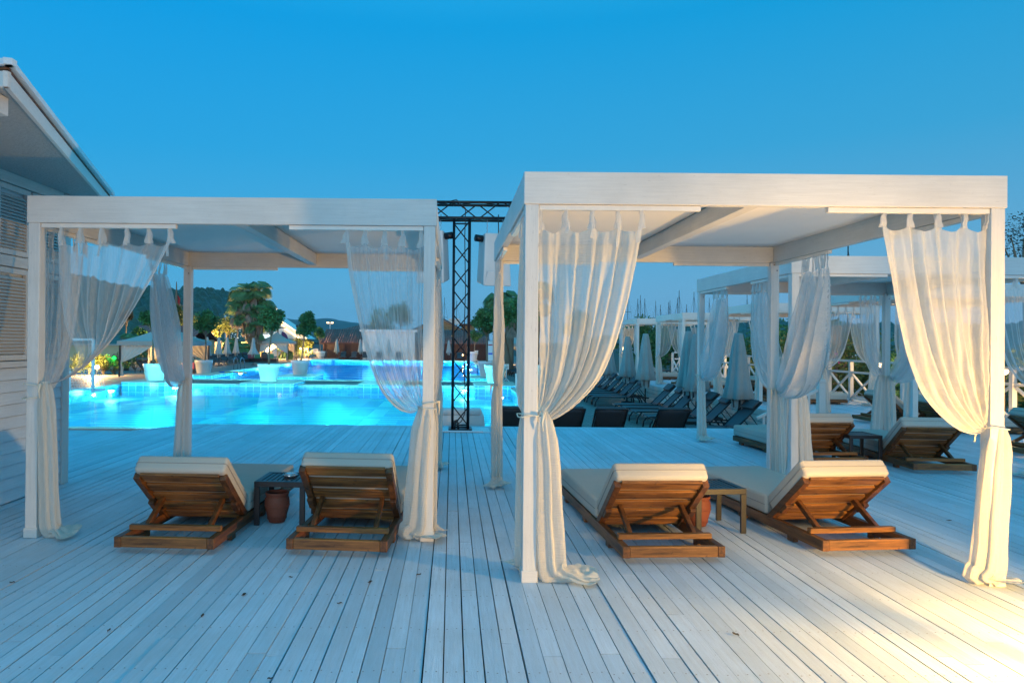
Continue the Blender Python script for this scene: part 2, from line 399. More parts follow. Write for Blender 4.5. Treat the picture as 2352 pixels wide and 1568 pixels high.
def floor_mat(name, near):
    m = Mt(name); g = m.n('ShaderNodeNewGeometry'); s = m.n('ShaderNodeSeparateXYZ'); m.l(g.outputs[0], s.inputs[0]); X, Y = s.outputs[0], s.outputs[1]
    A, B, C = (.10, .50, .74), (.38, .86, .92), (.72, .97, .97)
    if near:
        st = m.math('GREATER_THAN', m.math('FRACT', m.math('MULTIPLY', Y, 1.55)), .5)
        col = m.mix(st, (.14, .66, .84), (.36, .92, .95))
        # running key pattern: long bands every 5.4 m with short returns
        t = m.math('FRACT', m.math('DIVIDE', m.math('ADD', X, 20.0), 5.4)); u = m.math('FRACT', m.math('DIVIDE', Y, 3.6))
        band = m.math('LESS_THAN', t, .13); b2 = m.math('MULTIPLY', m.math('GREATER_THAN', t, .13), m.math('LESS_THAN', t, .24))
        ret = m.math('MULTIPLY', m.math('MULTIPLY', m.math('GREATER_THAN', t, .24), m.math('LESS_THAN', t, .60)), m.math('LESS_THAN', u, .13))
        ret2 = m.math('MULTIPLY', m.math('MULTIPLY', m.math('GREATER_THAN', t, .36), m.math('LESS_THAN', t, .50)), m.math('MULTIPLY', m.math('GREATER_THAN', u, .13), m.math('LESS_THAN', u, .62)))
        gate = m.math('LESS_THAN', u, .75)
        col = m.mix(m.math('MULTIPLY', band, gate), col, (.08, .62, .86)); col = m.mix(m.math('MULTIPLY', b2, gate), col, (.55, .98, .98))
        col = m.mix(m.math('MAXIMUM', ret, ret2), col, (.08, .62, .86))
    else:
        t = m.math('FRACT', m.math('MULTIPLY', m.math('ADD', Y, m.math('MULTIPLY', X, .45)), .3)); u = m.math('FRACT', m.math('MULTIPLY', m.math('SUBTRACT', X, m.math('MULTIPLY', Y, .0)), .42))
        a = m.math('GREATER_THAN', t, .5); b = m.math('GREATER_THAN', u, .5)
        col = m.mix(a, (.05, .36, .72), (.2, .62, .86)); col = m.mix(m.math('MULTIPLY', a, b), col, (.34, .8, .92))
    return m.done(m.bsdf(col, .5))
tag(shell('near_pool', PN, 1.35).build('near_pool_floor', floor_mat('near_pool_mosaic', True)), kind='structure')
tag(shell('far_pool', PF, 1.35).build('far_pool_floor', floor_mat('far_pool_mosaic', False)), kind='structure')
def water_mat(name, tint, bs):
    m = Mt(name); tr = m.n('ShaderNodeBsdfTransparent'); tr.inputs[0].default_value = (*tint, 1); gl = m.n('ShaderNodeBsdfGlossy'); gl.inputs['Roughness'].default_value = .06
    n = m.noise(m.geo((.8, 2.2, 1)), 1.6, 3); b = m.bump(n, bs, .02); m.l(b, gl.inputs['Normal'])
    f = m.n('ShaderNodeFresnel'); f.inputs[0].default_value = 1.33; m.l(b, f.inputs['Normal'])
    x = m.n('ShaderNodeMixShader'); m.l(m.math('MINIMUM', m.math('MULTIPLY', f.outputs[0], .5), .3), x.inputs[0]); m.l(tr.outputs[0], x.inputs[1]); m.l(gl.outputs[0], x.inputs[2]); return m.done(x.outputs[0])
for nm, p, tn in (('near_pool_water', PN, (.42, .97, 1)), ('far_pool_water', PF, (.25, .8, 1))):
    tag(MB().quad([(p[0], p[2], WZ), (p[1], p[2], WZ), (p[1], p[3], WZ), (p[0], p[3], WZ)]).build(nm, water_mat(nm, tn, .12)), kind='structure')
# underwater lamps in the pool walls
CY = (.45, .95, 1)
BASIN = bpy.data.collections.new('lit_by_pool_fill')
def pool_lamp(x, y, dx, dy, e, label):
    o = empty('pool_light', (x, y, WZ - .2), 0, label, 'pool light', 'underwater lights in the pool walls')
    mb = MB(); ax = Vector((dx, dy, 0)); p0 = -ax * .02
    mb.tube([p0, p0 + ax * .03], .11, 14); mb.build('lamp_rim', M['steel'], o)
    MB().tube([p0 + ax * .031, p0 + ax * .04], .085, 14).build('lens', M['poollamp'], o)
    pl_ = lamp('pool_lamp', (dx * .75, dy * .75, .1), e, CY, .2, o)
    sc2 = lamp('pool_glow_fill', (dx * 2.6, dy * 2.6, 1.3), GLOW, CY, .6, o); sc2.data.use_nodes = True; t_ = sc2.data.node_tree; em = t_.nodes['Emission']; sc2.data.color = (.10, .84, 1); fo = t_.nodes.new('ShaderNodeLightFalloff'); fo.inputs[0].default_value = 1; t_.links.new(fo.outputs['Constant'], em.inputs['Strength'])  # added unseen fill lamp above the water, stands in for scattered glow
    sc2.light_linking.receiver_collection = BASIN
NE, FE, GLOW = 80, 80, 9.5
for i, (x, y, dx, dy) in enumerate([(-13.5, 34.1, 0, -1), (-8.9, 34.1, 0, -1), (-4.2, 34.1, 0, -1), (.6, 34.1, 0, -1), (-16.2, 31, 1, 0), (-16.2, 22, 1, 0), (2.85, 29, -1, 0), (2.85, 21, -1, 0), (-12, 17, 0, 1), (-7, 17, 0, 1), (-2, 17, 0, 1)]):
    pool_lamp(x, y, dx, dy, NE, 'underwater lamp in the near pool wall, ' + ('below the gazebo planter plinth', 'below the bright cyan planter', 'below the plinth at the curtain edge', 'behind the truss tower', 'beside the goal post', 'on the house side', 'below the no-diving sign', 'by the covered sofa', 'house end of the deck side', 'middle of the deck side', 'truss end of the deck side')[i])
for i, (x, y, dx, dy) in enumerate([(-15.6, 48, 1, 0), (-15.6, 58, 1, 0), (-15.6, 68, 1, 0), (-9, 78, 0, -1), (-3, 78, 0, -1), (2.35, 72, -1, 0), (2.35, 58, -1, 0), (2.35, 45, -1, 0), (-7, 38.3, 0, 1)]):
    pool_lamp(x, y, dx, dy, FE, 'underwater lamp in the far pool wall, ' + ('beside the noodles', 'beside the ladder', 'beside the small grey gazebo', 'below the two small umbrellas', 'below the timber wall middle', 'below the red lamp', 'halfway down the planter side', 'by the single ladder handle', 'below the paver bridge')[i])

# ------------------------------------------------------------------ cabana
def cabana(x0, y0, w, d, h, label, z=0, lod=0):
    """white timber four-poster frame with a canvas ceiling"""
    o = empty('cabana', (x0, y0, z), 0, label, 'cabana', 'white timber cabanas on the deck')
    bh, pt, bt = .205, .094, .055; zb = h - bh
    bv = 0 if lod else .004
    for (px, py) in ((0, 0), (w - pt, 0), (0, d - pt), (w - pt, d - pt)):
        p = MB().box(px + .003, px + pt - .003, py + .003, py + pt - .003, .002, zb).build('post', M['paint_z'], o, bevel=bv)
        if not lod and py > .5:
            MB().box(px + .03, px + .04, py - .003, py + .0028, zb - .03, zb - .02).box(px + .06, px + .07, py - .003, py + .0028, zb - .09, zb - .08).build('bolts', M['slingframe'], p)
        if not lod: MB().box(px - .004, px + pt + .004, py - .004, py + pt + .004, .001, .075).build('base_cap', M['paint_x'], p, bevel=.003)
    MB().box(-.006, w + .006, -.004, bt, zb, h).build('beam', M['paint_x'], o, bevel=bv)
    MB().box(-.006, w + .006, d - bt, d + .004, zb, h).build('beam', M['paint_x'], o, bevel=bv)
    MB().box(-.004, bt, bt + .002, d - bt - .002, zb + .002, h - .002).build('side_beam', M['paint_y'], o, bevel=bv)
    MB().box(w - bt, w + .004, bt + .002, d - bt - .002, zb + .002, h - .002).build('side_beam', M['paint_y'], o, bevel=bv)
    MB().box(w / 2 - .045, w / 2 + .045, bt + .002, d - bt - .002, zb + .03, h - .04).build('rafter', M['paint_y'], o, bevel=bv)
    c = MB()
    for a, b in ((bt + .002, w / 2), (w / 2, w - bt - .002)):
        c.grid(lambda u, v, a=a, b=b: (a + (b - a) * u, bt + .002 + (d - 2 * bt - .004) * v, h - .032 - .025 * sin(pi * u) * sin(pi * v)), 8, 8)
    cv = c.build('canvas_ceiling', M['canvas'], o, smooth=True); sm = cv.modifiers.new('thick', 'SOLIDIFY'); sm.thickness = .004
    # curtain rails, short lengths at each corner under the beams
    for k, (a, b, c_, e) in enumerate(((pt, 1.12, .012, .05), (w - 1.12, w - pt, .012, .05), (pt, 1.12, d - .05, d - .012), (w - 1.12, w - pt, d - .05, d - .012))):
        MB().box(a, b, c_, e, zb - .034, zb - .002).build('curtain_rail', M['rail_white'], o, bevel=bv and .002)
    for k, (a, b, c_, e) in enumerate(((.012, .05, pt, 1.12), (w - .05, w - .012, pt, 1.12), (.012, .05, d - 1.12, d - pt), (w - .05, w - .012, d - 1.12, d - pt))):
        MB().box(a, b, c_, e, zb - .034, zb - .002).build('curtain_rail', M['rail_white'], o, bevel=bv and .002)
    return o

# ------------------------------------------------------------------ curtain
def sample(pts, t):
    """smooth curve through control points"""
    n = len(pts) - 1; x = t * n; i = min(int(x), n - 1); f = x - i
    p = [pts[max(0, min(n, i + k))] for k in (-1, 0, 1, 2)]
    return tuple(.5 * ((2 * p[1][k]) + (-p[0][k] + p[2][k]) * f + (2 * p[0][k] - 5 * p[1][k] + 4 * p[2][k] - p[3][k]) * f * f + (-p[0][k] + 3 * p[1][k] - 3 * p[2][k] + p[3][k]) * f ** 3) for k in (0, 1))
CUR = {}
def curtain_meshes(key, c0, c1, ztop, zrail, ntab, seed, tail_w, puddle, ts, lod, zt, mat='sheer'):
    if key in CUR: return CUR[key]
    rnd = random.Random(seed); nf = rnd.uniform(4.2, 5.6); ph = rnd.random() * 6; ph2 = rnd.random() * 6
    nu, nv = (36, 22) if lod else (130, 56)
    stab = [(k + (.06 if k == 0 else -.0)) / (ntab - 1) for k in range(ntab)]; stab[0] = .02; stab[-1] = 1.0
    stab = [stab[0]] + [s + rnd.uniform(-.02, .02) for s in stab[1:-1]] + [1.0]
    def sag(u):
        for a, b in zip(stab, stab[1:]):
            if a <= u <= b: f = (u - a) / (b - a); return 4 * f * (1 - f)
        return 0
    def sheet(u, v):
        q = v ** .93
        a, b = sample(c0, q), sample(c1, q); e = u ** (1 - .25 * q)
        s = a[0] + (b[0] - a[0]) * e; z = a[1] + (b[1] - a[1]) * e
        z -= .04 * sag(u) * (1 - v) ** 4
        amp = (.008 + .019 * sin(pi * min(1, v * 1.15)) ** .8) * (1 - .55 * v ** 5) * (2.6 if c0[0][0] > .3 else 1.5 if c1[0][0] < .5 else 1) * (1 + .8 * noise.noise(Vector((u * 4.3, v * 1.3, seed + 8))))
        n = amp * (sin(u * nf * 2 * pi * (1 + .22 * sin(u * 5 + ph)) + ph + 1.2 * v + 2.2 * noise.noise(Vector((u * 2.5, v * 1.7, seed + 5)))) + .4 * sin(u * nf * 4.7 * pi + ph2 - 2 * v))
        n += .016 * noise.noise(Vector((u * 7, v * 2.4, seed))) + (.005 * noise.noise(Vector((u * 38, v * 16, seed))) if not lod else 0)
        n *= min(1, (1 - v) * 6 + .35)
        s += .006 * sin(u * nf * 2 * pi + ph + 1.5) * (1 - v) + .006 * noise.noise(Vector((u * 14, v * 9, seed + 3)))
        return (s, n + .0, z)
    S = MB().grid(sheet, nu, nv)
    # hem band along the free edge (rolled double cloth)
    H = MB().grid(lambda u, v: (lambda p: (p[0], p[1] + .003, p[2]))(sheet(.94 + .06 * u, v)), 4, nv)
    T = []
    for k, u in enumerate(stab):
        p = sheet(u, 0); p2 = sheet(min(1, max(0, u)), .06); m = MB(); r = zrail; lean = rnd.uniform(-.012, .012) + (0 if k < ntab - 1 else -.03)
        wv = .034
        def strip(off, top, bot, w0, w1, tw):
            return lambda a, b: (top[0] + (bot[0] - top[0]) * b + (a - .5) * (w0 + (w1 - w0) * b ** .7) * cos(tw * b) + .004 * sin(b * 9 + k), off + (bot[1] - 0) * b * .9 + (a - .5) * (w0 + (w1 - w0) * b) * sin(tw * b) + .004 * sin(a * 9), top[2] + (bot[2] - top[2]) * b)
        top = (p[0] + lean * .4, 0, r)
        m.grid(strip(.009, top, (p[0], p[1], p[2] - .015), .014, .05, rnd.uniform(-.5, .5)), 4, 8)
        m.grid(strip(-.009, top, (p[0] + rnd.uniform(-.02, .02), p[1], p[2] - .02), .014, .045, rnd.uniform(-.6, .6)), 4, 8)
        if rnd.random() < .75 or k == ntab - 1:
            m.grid(strip(-.022, top, (p[0] + lean + rnd.uniform(-.02, .02), -.0, p[2] - rnd.uniform(.03, .14)), .016, .03, rnd.uniform(-.9, .9)), 3, 9)
        T.append(m)
    # tail below the tie
    path = [(ts, zt + .02), (ts + .005, zt - .05), (ts + .02, zt * .75), (ts + .035, zt * .5), (ts + .045, zt * .28), (ts + .06, .10), (ts + .1, .045), (ts + .1 + puddle * .5, .034), (ts + .1 + puddle, .026)]
    tph = rnd.random() * 6; nfl = 7; mv = 26 if lod else 64; mu_ = 28 if lod else 84
    def tail(u, v):
        c = sample(path, v); c2 = sample(path, min(1, v + .02)) if v < .98 else c; c1_ = sample(path, max(0, v - .02))
        dx, dz = c2[0] - c1_[0], c2[1] - c1_[1]; L = sqrt(dx * dx + dz * dz) or 1; ax = (-dz / L, dx / L)
        fl = min(1, max(0, (v - .72) / .2)); g = min(1, v * 5)
        wA = (.022 + (tail_w - .022) * g ** .8 * (.55 + .45 * min(1, v * 1.6))); wA *= (1 - fl) ; wA += fl * (.03 + .02 * sin(v * 40 + tph)); wN = .02 + .028 * g + fl * (.05 + .03 * sin(v * 23))
        t = 2 * pi * u; f = 1 + (.16 + .1 * g) * sin(nfl * t + tph + 1.3 * v) + .1 * sin(3 * t + 5 * v)
        a, n = wA * cos(t) * f, wN * sin(t) * f
        a += .02 * (noise.noise(Vector((cos(t) * 1.6, sin(t) * 1.6 + v * 7, seed))) * (.4 + fl * .6))
        z = c[1] + ax[1] * a * (1 - fl) + fl * (a * .9)
        s = c[0] + ax[0] * a
        if fl > 0: z = .008 + max(0, z * (1 - fl) + fl * (.016 + .03 * (0.5 + .5 * sin(t)) * f + .018 * noise.noise(Vector((s * 22, n * 22, seed)))))
        if v > .96: n *= 1 - (v - .96) * 10
        return (s, n, max(.006, z))
    TL = MB().grid(tail, mu_, mv, closed=True)
    out = []
    for nm, b, mt in [('sheet', S, mat), ('hem', H, 'sheer_hem'), ('tail', TL, 'sheer_dense')] + [('tab', t, 'sheer_hem') for t in T]:
        me = bpy.data.meshes.new('curtain_' + nm); me.from_pydata(b.v, [], b.f); me.update(); me.materials.append(M[mt]); me.polygons.foreach_set('use_smooth', [True] * len(me.polygons)); out.append((nm, me))
    b = MB(); r = []
    for k in range(25):
        t = 2 * pi * k / 24; cx, cy = cos(t), sin(t); q = .062 / max(abs(cx), abs(cy)); q = min(q, .076); r.append((-.047 + cx * q, cy * q, zt + .006 * sin(2 * t)))
    b.tube(r, .0045, 6); b.tube([(.012, -.05, zt), (.03, -.062, zt + .004), (.022, -.066, zt - .05), (.03, -.064, zt - .1)], [.009, .013, .006, .004], 6)
    me = bpy.data.meshes.new('curtain_tie'); me.from_pydata(b.v, [], b.f); me.update(); me.materials.append(M['cord']); me.polygons.foreach_set('use_smooth', [True] * len(me.polygons)); out.append(('tie_cord', me))
    CUR[key] = out; return out
WIDE = ([(.0, 2.25), (.005, 1.9), (.01, 1.5), (.0, 1.2), (.0, 1.06)], [(.67, 2.27), (.63, 2.03), (.57, 1.75), (.49, 1.47), (.38, 1.25), (.23, 1.10), (.09, 1.02), (.0, 1.06)])
SIDE = ([(.55, 2.25), (.5, 1.9), (.33, 1.45), (.12, 1.16), (.0, 1.04)], [(.98, 2.26), (.93, 1.9), (.82, 1.5), (.62, 1.15), (.36, .98), (.13, .96), (.0, 1.04)])
NARR = ([(.02, 2.25), (.03, 1.7), (.02, 1.3), (.0, 1.05)], [(.36, 2.26), (.34, 1.9), (.31, 1.55), (.25, 1.25), (.15, 1.08), (.05, 1.02), (.0, 1.05)])
def curtain(origin, direction, shape, label, seed=1, ztop=2.25, tail_w=.09, puddle=.2, ts=.02, ntab=5, lod=0, key=None, h=2.598, mat='sheer'):
    """origin: the inner corner of the post at deck level; direction: unit vector along the rail"""
    c0, c1 = shape; zt = c1[-1][1]
    ang = math.atan2(direction[1], direction[0])
    o = empty('sheer_curtain', (origin[0], origin[1], origin[2] if len(origin) > 2 else 0), ang, label, 'curtain', 'sheer white curtains tied to the cabana posts')
    if h != 2.598: o.scale = (1, 1, h / 2.598)
    for nm, me in curtain_meshes(key or label, c0, c1, ztop, 2.372, ntab, seed, tail_w, puddle, ts, lod, zt, mat):
        c = bpy.data.objects.new(nm, me); COL.objects.link(c); c.parent = o
    return o

RC = (.455, 4.32, 3.05, 3.08); LC = (-3.235, 5.19, 3.105, 3.1)      # the two cabanas in front
cabana(*RC, 2.598, 'warm lit white timber cabana close to the camera over the two brightly lit loungers')
cabana(*LC, 2.60, 'white timber cabana beside the louvred house, over the two loungers in blue shade')
C3 = (3.93, 7.9, 3.05, 3.05)
cabana(*C3, 2.55, 'bluish white cabana behind the warm lit one, over the two dark wood loungers')
ROW = [(7.7, 11.4), (7.7, 17.1), (7.7, 22.8), (7.7, 28.4)]
NAMEROW = ['the first of the row beside the crossed railing', 'the second of the row beside the crossed railing', 'the third of the row, behind the closed umbrellas', 'the last of the row, below the sailboat masts']
for (x, y), nme in zip(ROW, NAMEROW): cabana(x, y, 3.0, 3.0, 2.56, 'white cabana, ' + nme, lod=1)

# curtains of the warm cabana
x0, y0, w, d = RC; p = .094
curtain((x0 + p, y0 + .035), (1, 0), WIDE, 'warm lit sheer curtain on the front corner post between the two big cabanas', 11, mat='sheer_dense', puddle=.26, tail_w=.085, ts=.035)
WF = ([(-.02, 2.28), (-.03, 1.9), (-.035, 1.5), (-.02, 1.2), (.0, 1.0)], [(.68, 2.29), (.64, 2.05), (.56, 1.66), (.47, 1.36), (.36, 1.15), (.21, 1.0), (.08, .955), (.0, 1.0)])
curtain((x0 + w - p, y0 + .03), (-1, 0), WF, 'brightest cream curtain, gathered on the front post next to the lamp glow', 12, mat='sheer_dense', puddle=-.24, tail_w=.095, ts=-.075, ntab=5)
curtain((x0 + .03, y0 + p), (0, 1), NARR, 'narrow folded curtain on the shaded side beam of the warm lit cabana', 13, mat='sheer_dense', puddle=.05, tail_w=.05)
curtain((x0 + .03, y0 + d - p), (0, -1), NARR, 'knotted curtain on the back post beside the black truss, its hem on the deck', 14, mat='sheer_dense', puddle=.16, tail_w=.15)
curtain((x0 + w - .03, y0 + d - p), (0, -1), SIDE, 'swagged curtain on the back post above the far corner of the warm cabana', 15, puddle=.04, tail_w=.08, ntab=5)
# curtains of the cabana by the house
x0, y0, w, d = LC
WL = ([(.13, 2.26), (.15, 1.9), (.2, 1.6), (.3, 1.36), (.2, 1.22), (.06, 1.17), (.0, 1.165)], [(.98, 2.27), (.86, 2.02), (.72, 1.76), (.53, 1.50), (.30, 1.28), (.13, 1.18), (.0, 1.165)])
curtain((x0 + p, y0 + .035), (1, 0), WL, 'wide see-through curtain swept back to the front post next to the louvred house', 21, puddle=.16, tail_w=.06, ts=.03, ntab=6)
WR = ([(.0, 2.25), (.0, 1.9), (.0, 1.5), (.0, 1.2), (.0, 1.01)], [(.60, 2.28), (.57, 2.05), (.51, 1.75), (.43, 1.42), (.33, 1.16), (.2, 1.01), (.08, .97), (.0, 1.01)])
curtain((x0 + w - p, y0 + .03), (-1, 0), WR, 'see-through curtain over the pool on the shaded cabana post beside the truss', 22, puddle=-.26, tail_w=.1, ts=-.035)
curtain((x0 + .03, y0 + p), (0, 1), WIDE, 'faint curtain on the side beam against the louvred shutters', 23, puddle=.05, tail_w=.05)
curtain((x0 + .03, y0 + d - p), (0, -1), SIDE, 'long hanging curtain tied to the slim back post in front of the pirate ship mast', 24, puddle=.05, tail_w=.15, ntab=4)
curtain((x0 + w - .03, y0 + p), (0, 1), NARR, 'edge-on curtain on the side beam facing the gap with the black truss', 25, puddle=.03, tail_w=.045)
curtain((x0 + w - .03, y0 + d - p), (0, -1), NARR, 'bluish curtain on the back post whose hem lies out on the deck near the truss', 26, puddle=-.2, tail_w=.1)
# third cabana
x0, y0, w, d = C3
curtain((x0 + p, y0 + .03), (1, 0), NARR, 'white curtain on the front post beside the low newel and balusters', 31, h=2.55, tail_w=.08, puddle=.03, key='n1')
curtain((x0 + w - p, y0 + .03), (-1, 0), WIDE, 'curtain cut by the picture edge beyond the brightest cream curtain', 32, h=2.55, key='w1')
curtain((x0 + .03, y0 + p), (0, 1), SIDE, 'looped curtain on the side beam in front of the tall grey umbrella', 33, h=2.55, key='s1', ntab=5)
curtain((x0 + .03, y0 + d - p), (0, -1), SIDE, 'blue shaded curtain on the slim post rising among the grey loungers', 34, h=2.55, key='s2', ntab=4)
curtain((x0 + w - p, y0 + d - .03), (-1, 0), NARR, 'short curtain on the hidden back beam behind the railing loungers', 35, h=2.55, key='n2', lod=1)
curtain((x0 + w - .03, y0 + d - p), (0, -1), SIDE, 'curtain tied on the post in front of the railing and the pale loungers', 36, h=2.55, key='s1', ntab=5)
for i, ((x, y), nme) in enumerate(zip(ROW, ('first', 'second', 'third', 'last'))):
    w = d = 3.0; cn = nme + ' cabana along the crossed railing'
    curtain((x + w - p, y + .03), (-1, 0), WIDE, 'curtain swept to the railing-side front post of the ' + cn, 41, key='wl', lod=1, h=2.56)
    curtain((x + .03, y + d - p), (0, -1), NARR, 'curtain tied on the pool-side back post of the ' + cn, 42, key='nl', lod=1, h=2.56)
    curtain((x + .03, y + p), (0, 1), NARR, 'curtain tied on the pool-side front post of the ' + cn, 43, key='nl2', lod=1, h=2.56)
    curtain((x + p, y + d - .03), (1, 0), WIDE, 'curtain hung on the back beam, pool side, of the ' + cn, 44, key='wl2', lod=1, h=2.56)
    curtain((x + w - p, y + d - .03), (-1, 0), WIDE, 'curtain hung on the back beam, railing side, of the ' + cn, 45, key='wl', lod=1, h=2.56)

# ------------------------------------------------------------------ wooden lounger (local: head end at -y)
def rounded(mb_fn, name, parent, mat, bev=.028):
    o = mb_fn.build(name, mat, parent, smooth=True, bevel=bev, seg=4); return o
def make_lounger(hy=-.77, hz=.50):
    o = empty('wooden_lounger', cat='sun lounger', group='wooden sun loungers under the cabanas')
    W2, L2, rw = .36, 1.02, .05; zb, zt = .04, .115
    for sx in (-1, 1):
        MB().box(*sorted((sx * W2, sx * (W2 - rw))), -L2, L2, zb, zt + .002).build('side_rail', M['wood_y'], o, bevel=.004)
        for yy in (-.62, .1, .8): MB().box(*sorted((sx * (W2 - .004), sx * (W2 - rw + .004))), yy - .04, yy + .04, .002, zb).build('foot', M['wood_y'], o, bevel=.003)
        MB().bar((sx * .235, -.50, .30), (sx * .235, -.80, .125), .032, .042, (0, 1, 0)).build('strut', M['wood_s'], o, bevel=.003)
    MB().box(-W2 + rw + .001, W2 - rw - .001, -L2 + .002, -L2 + .045, zb + .002, zt).build('end_board', M['wood_x'], o, bevel=.004)
    MB().box(-W2 + rw + .001, W2 - rw - .001, L2 - .045, L2 - .002, zb + .002, zt).build('end_board', M['wood_x'], o, bevel=.004)
    MB().box(-W2 + .02, W2 - .02, -L2 + .17, -L2 + .215, zt + .004, zt + .042).build('crossbar', M['wood_x'], o, bevel=.004)
    s = MB()
    for k in range(9): y = -.2 + k * .13; s.box(-W2 + rw + .001, W2 - rw - .001, y, y + .1, zb + .05, zt - .002)
    s.build('seat_slats', M['wood_x'], o, bevel=.003)
    # backrest frame
    H0 = Vector((0, -.275, .07)); H1 = Vector((0, hy, hz)); dd = (H1 - H0); up = Vector((0, dd.z, -dd.y)).normalized() * -1  # pointing to the underside (towards the camera)
    und = Vector((0, -dd.z, dd.y)).normalized(); und = und if und.y < 0 else -und
    B = empty_mesh = None
    bk = MB().bar(H0 + dd * .1 + Vector((-.3, 0, 0)) - und * .016, H0 + dd * .1 + Vector((.3, 0, 0)) - und * .016, .05, .012, und).build('backrest', M['wood_x'], o, bevel=.002)
    for sx in (-1, 1): MB().bar(H0 + Vector((sx * .325, 0, 0)), H1 + Vector((sx * .325, 0, 0)), .05, .055, und).build('side_post', M['wood_s'], bk, bevel=.004)
    for k in range(5):
        c = H0 + dd * (.11 + k * .212); hh = .1
        if k == 4: c = H0 + dd * .955
        MB().bar(c + Vector((-.298, 0, 0)) + und * -.002, c + Vector((.298, 0, 0)) + und * -.002, hh, .02, und).build('slat', M['wood_x'], bk, bevel=.003)
    for sx in (-1, 1):
        c = H0 + dd * .42 + und * .042 + Vector((sx * .325, 0, 0)); MB().bar(c - dd * .085, c + dd * .085, .045, .028, und).build('bracket', M['wood_s'], bk, bevel=.004)
    # cushions
    m = rounded(MB().box(-.358, .358, -.285, L2 + .0, zt + .006, zt + .165), 'seat_cushion', o, M['cushion'])
    MB().tube([(-.33, -.286, .2), (-.359, -.265, .2), (-.359, .99, .2), (-.34, 1.021, .2), (.34, 1.021, .2), (.359, .99, .2), (.359, -.265, .2), (.33, -.286, .2)], .0035, 5).build('seam', M['piping'], m)
    up_ = -und; a = H0 + up_ * .014 + dd.normalized() * .12; b = a + dd.normalized() * .585; t = up_ * .138; e = Vector((.345, 0, 0))
    cb = MB().hexa([a - e, a + e, a + e + t, a - e + t, b - e, b + e, b + e + t, b - e + t])
    bc = rounded(cb, 'back_cushion', o, M['cushion'])
    h = t * .5; dn = dd.normalized(); MB().tube([a - e * 1.006 + h, b - e * 1.006 + h - dn * .02, b - e * .96 + h + dn * .001, b + e * .96 + h + dn * .001, b + e * 1.006 + h - dn * .02, a + e * 1.006 + h], .0035, 5).build('seam', M['piping'], bc)
    return o
L0 = make_lounger()
L1 = make_lounger(-.755, .565)
def lounger(loc, rz, label, first=[True]):
    if first[0]: first[0] = False; place(L0, loc, rz); L0['label'] = label; return L0
    return copy_tree(L0, loc, rz, label)
DZ = .002
def head(hx, hy, rz):       # place by the middle of the head end
    v = Matrix.Rotation(rz, 3, 'Z') @ Vector((0, 1.02, 0)); return (hx + v.x, hy + v.y, DZ)
r = R(-2.7); lounger(head(-2.02, 4.82, r), r, 'shaded wooden lounger beside the terracotta pot, on the house side of the black table')
r = R(-4.2); place(L1, head(-.80, 4.80, r), r); L1['label'] = 'shaded wooden lounger with the steeper backrest, against the thin curtain post'
r = R(3.1); lounger(head(1.545, 4.71, r), r, 'warm lit wooden lounger beside the cream curtain with a pool-side cushion and table')
r = R(6.0); lounger(head(3.02, 4.92, r), r, 'brightest orange lit wooden lounger at the edge of the lamp glow')
r = R(4.5); lounger(head(4.85, 8.5, r), r, 'dark wooden lounger behind the white swagged curtain, under the third cabana')
r = R(-4); lounger(head(5.86, 8.1, r), r, 'dark wooden lounger under the third cabana next to the brightest curtain')
for i, ((x, y), nme) in enumerate(zip(ROW, ('first', 'second', 'third', 'last'))):
    for k, yy in enumerate((.8, 2.15)):
        lounger((x + 1.45, y + yy, DZ), R(-90 + (5 if k else -4)), 'pale cushioned lounger in the %s railing cabana, %s its black table' % (nme, 'beyond' if k else 'this side of'))
lounger((8.9, 9.6, DZ), R(-94), 'pale cushioned lounger standing alone in front of the first railing cabana')

# ------------------------------------------------------------------ side tables, pots, ashtray
def make_table():
    o = empty('side_table', cat='table', group='black metal side tables'); s = .21; H = .36
    for sx in (-1, 1):
        for sy in (-1, 1): MB().box(*sorted((sx * s, sx * (s - .045))), *sorted((sy * s, sy * (s - .02))), .002, H - .045).build('leg', M['black'], o, bevel=.003)
    t = MB(); t.box(-s, s, -s, -s + .045, H - .045, H).box(-s, s, s - .045, s, H - .045, H).box(-s, -s + .045, -s + .046, s - .046, H - .045, H).box(s - .045, s, -s + .046, s - .046, H - .045, H)
    t.build('frame', M['black'], o, bevel=.003)
    sl = MB()
    for k in range(8): x = -s + .05 + k * .0405; sl.box(x, x + .031, -s + .047, s - .047, H - .02, H - .004)
    sl.build('slatted_top', M['black'], o, bevel=.002)
    return o
T0 = make_table(); place(T0, (-1.39, 5.79, DZ), R(-2)); T0['label'] = 'black slatted table carrying the steel ashtray, between the shaded loungers'
copy_tree(T0, (2.14, 5.66, DZ), R(6), 'black slatted table between the two warm lit loungers')
copy_tree(T0, (5.33, 8.98, DZ), R(0), 'black slatted table between the dark loungers of the third cabana')
for i, ((x, y), nme) in enumerate(zip(ROW, ('first', 'second', 'third', 'last'))): copy_tree(T0, (x + 1.6, y + 1.45, DZ), R(3), 'black slatted table between the pale loungers of the %s railing cabana' % nme)
def pot(loc, label):
    o = empty('terracotta_pot', loc, 0, label, 'pot', 'terracotta pots under the side tables')
    MB().lathe([(.055, 0), (.066, .004), (.082, .06), (.098, .12), (.103, .165), (.098, .2), (.088, .215), (.093, .225), (.1, .24), (.098, .25), (.088, .25), (.08, .236), (.084, .2), (.08, .03), (0.01, .02)], 32).build('body', M['terracotta'], o, smooth=True)
    MB().lathe([(.1005, .135), (.1045, .138), (.1045, .144), (.1, .147)], 32).build('ridge', M['terracotta'], o, smooth=True)
pot((-1.45, 5.72, DZ), 'dark terracotta pot in the blue shade under the ashtray table')
pot((2.07, 5.72, DZ), 'orange lit terracotta pot half hidden behind the warm lounger')
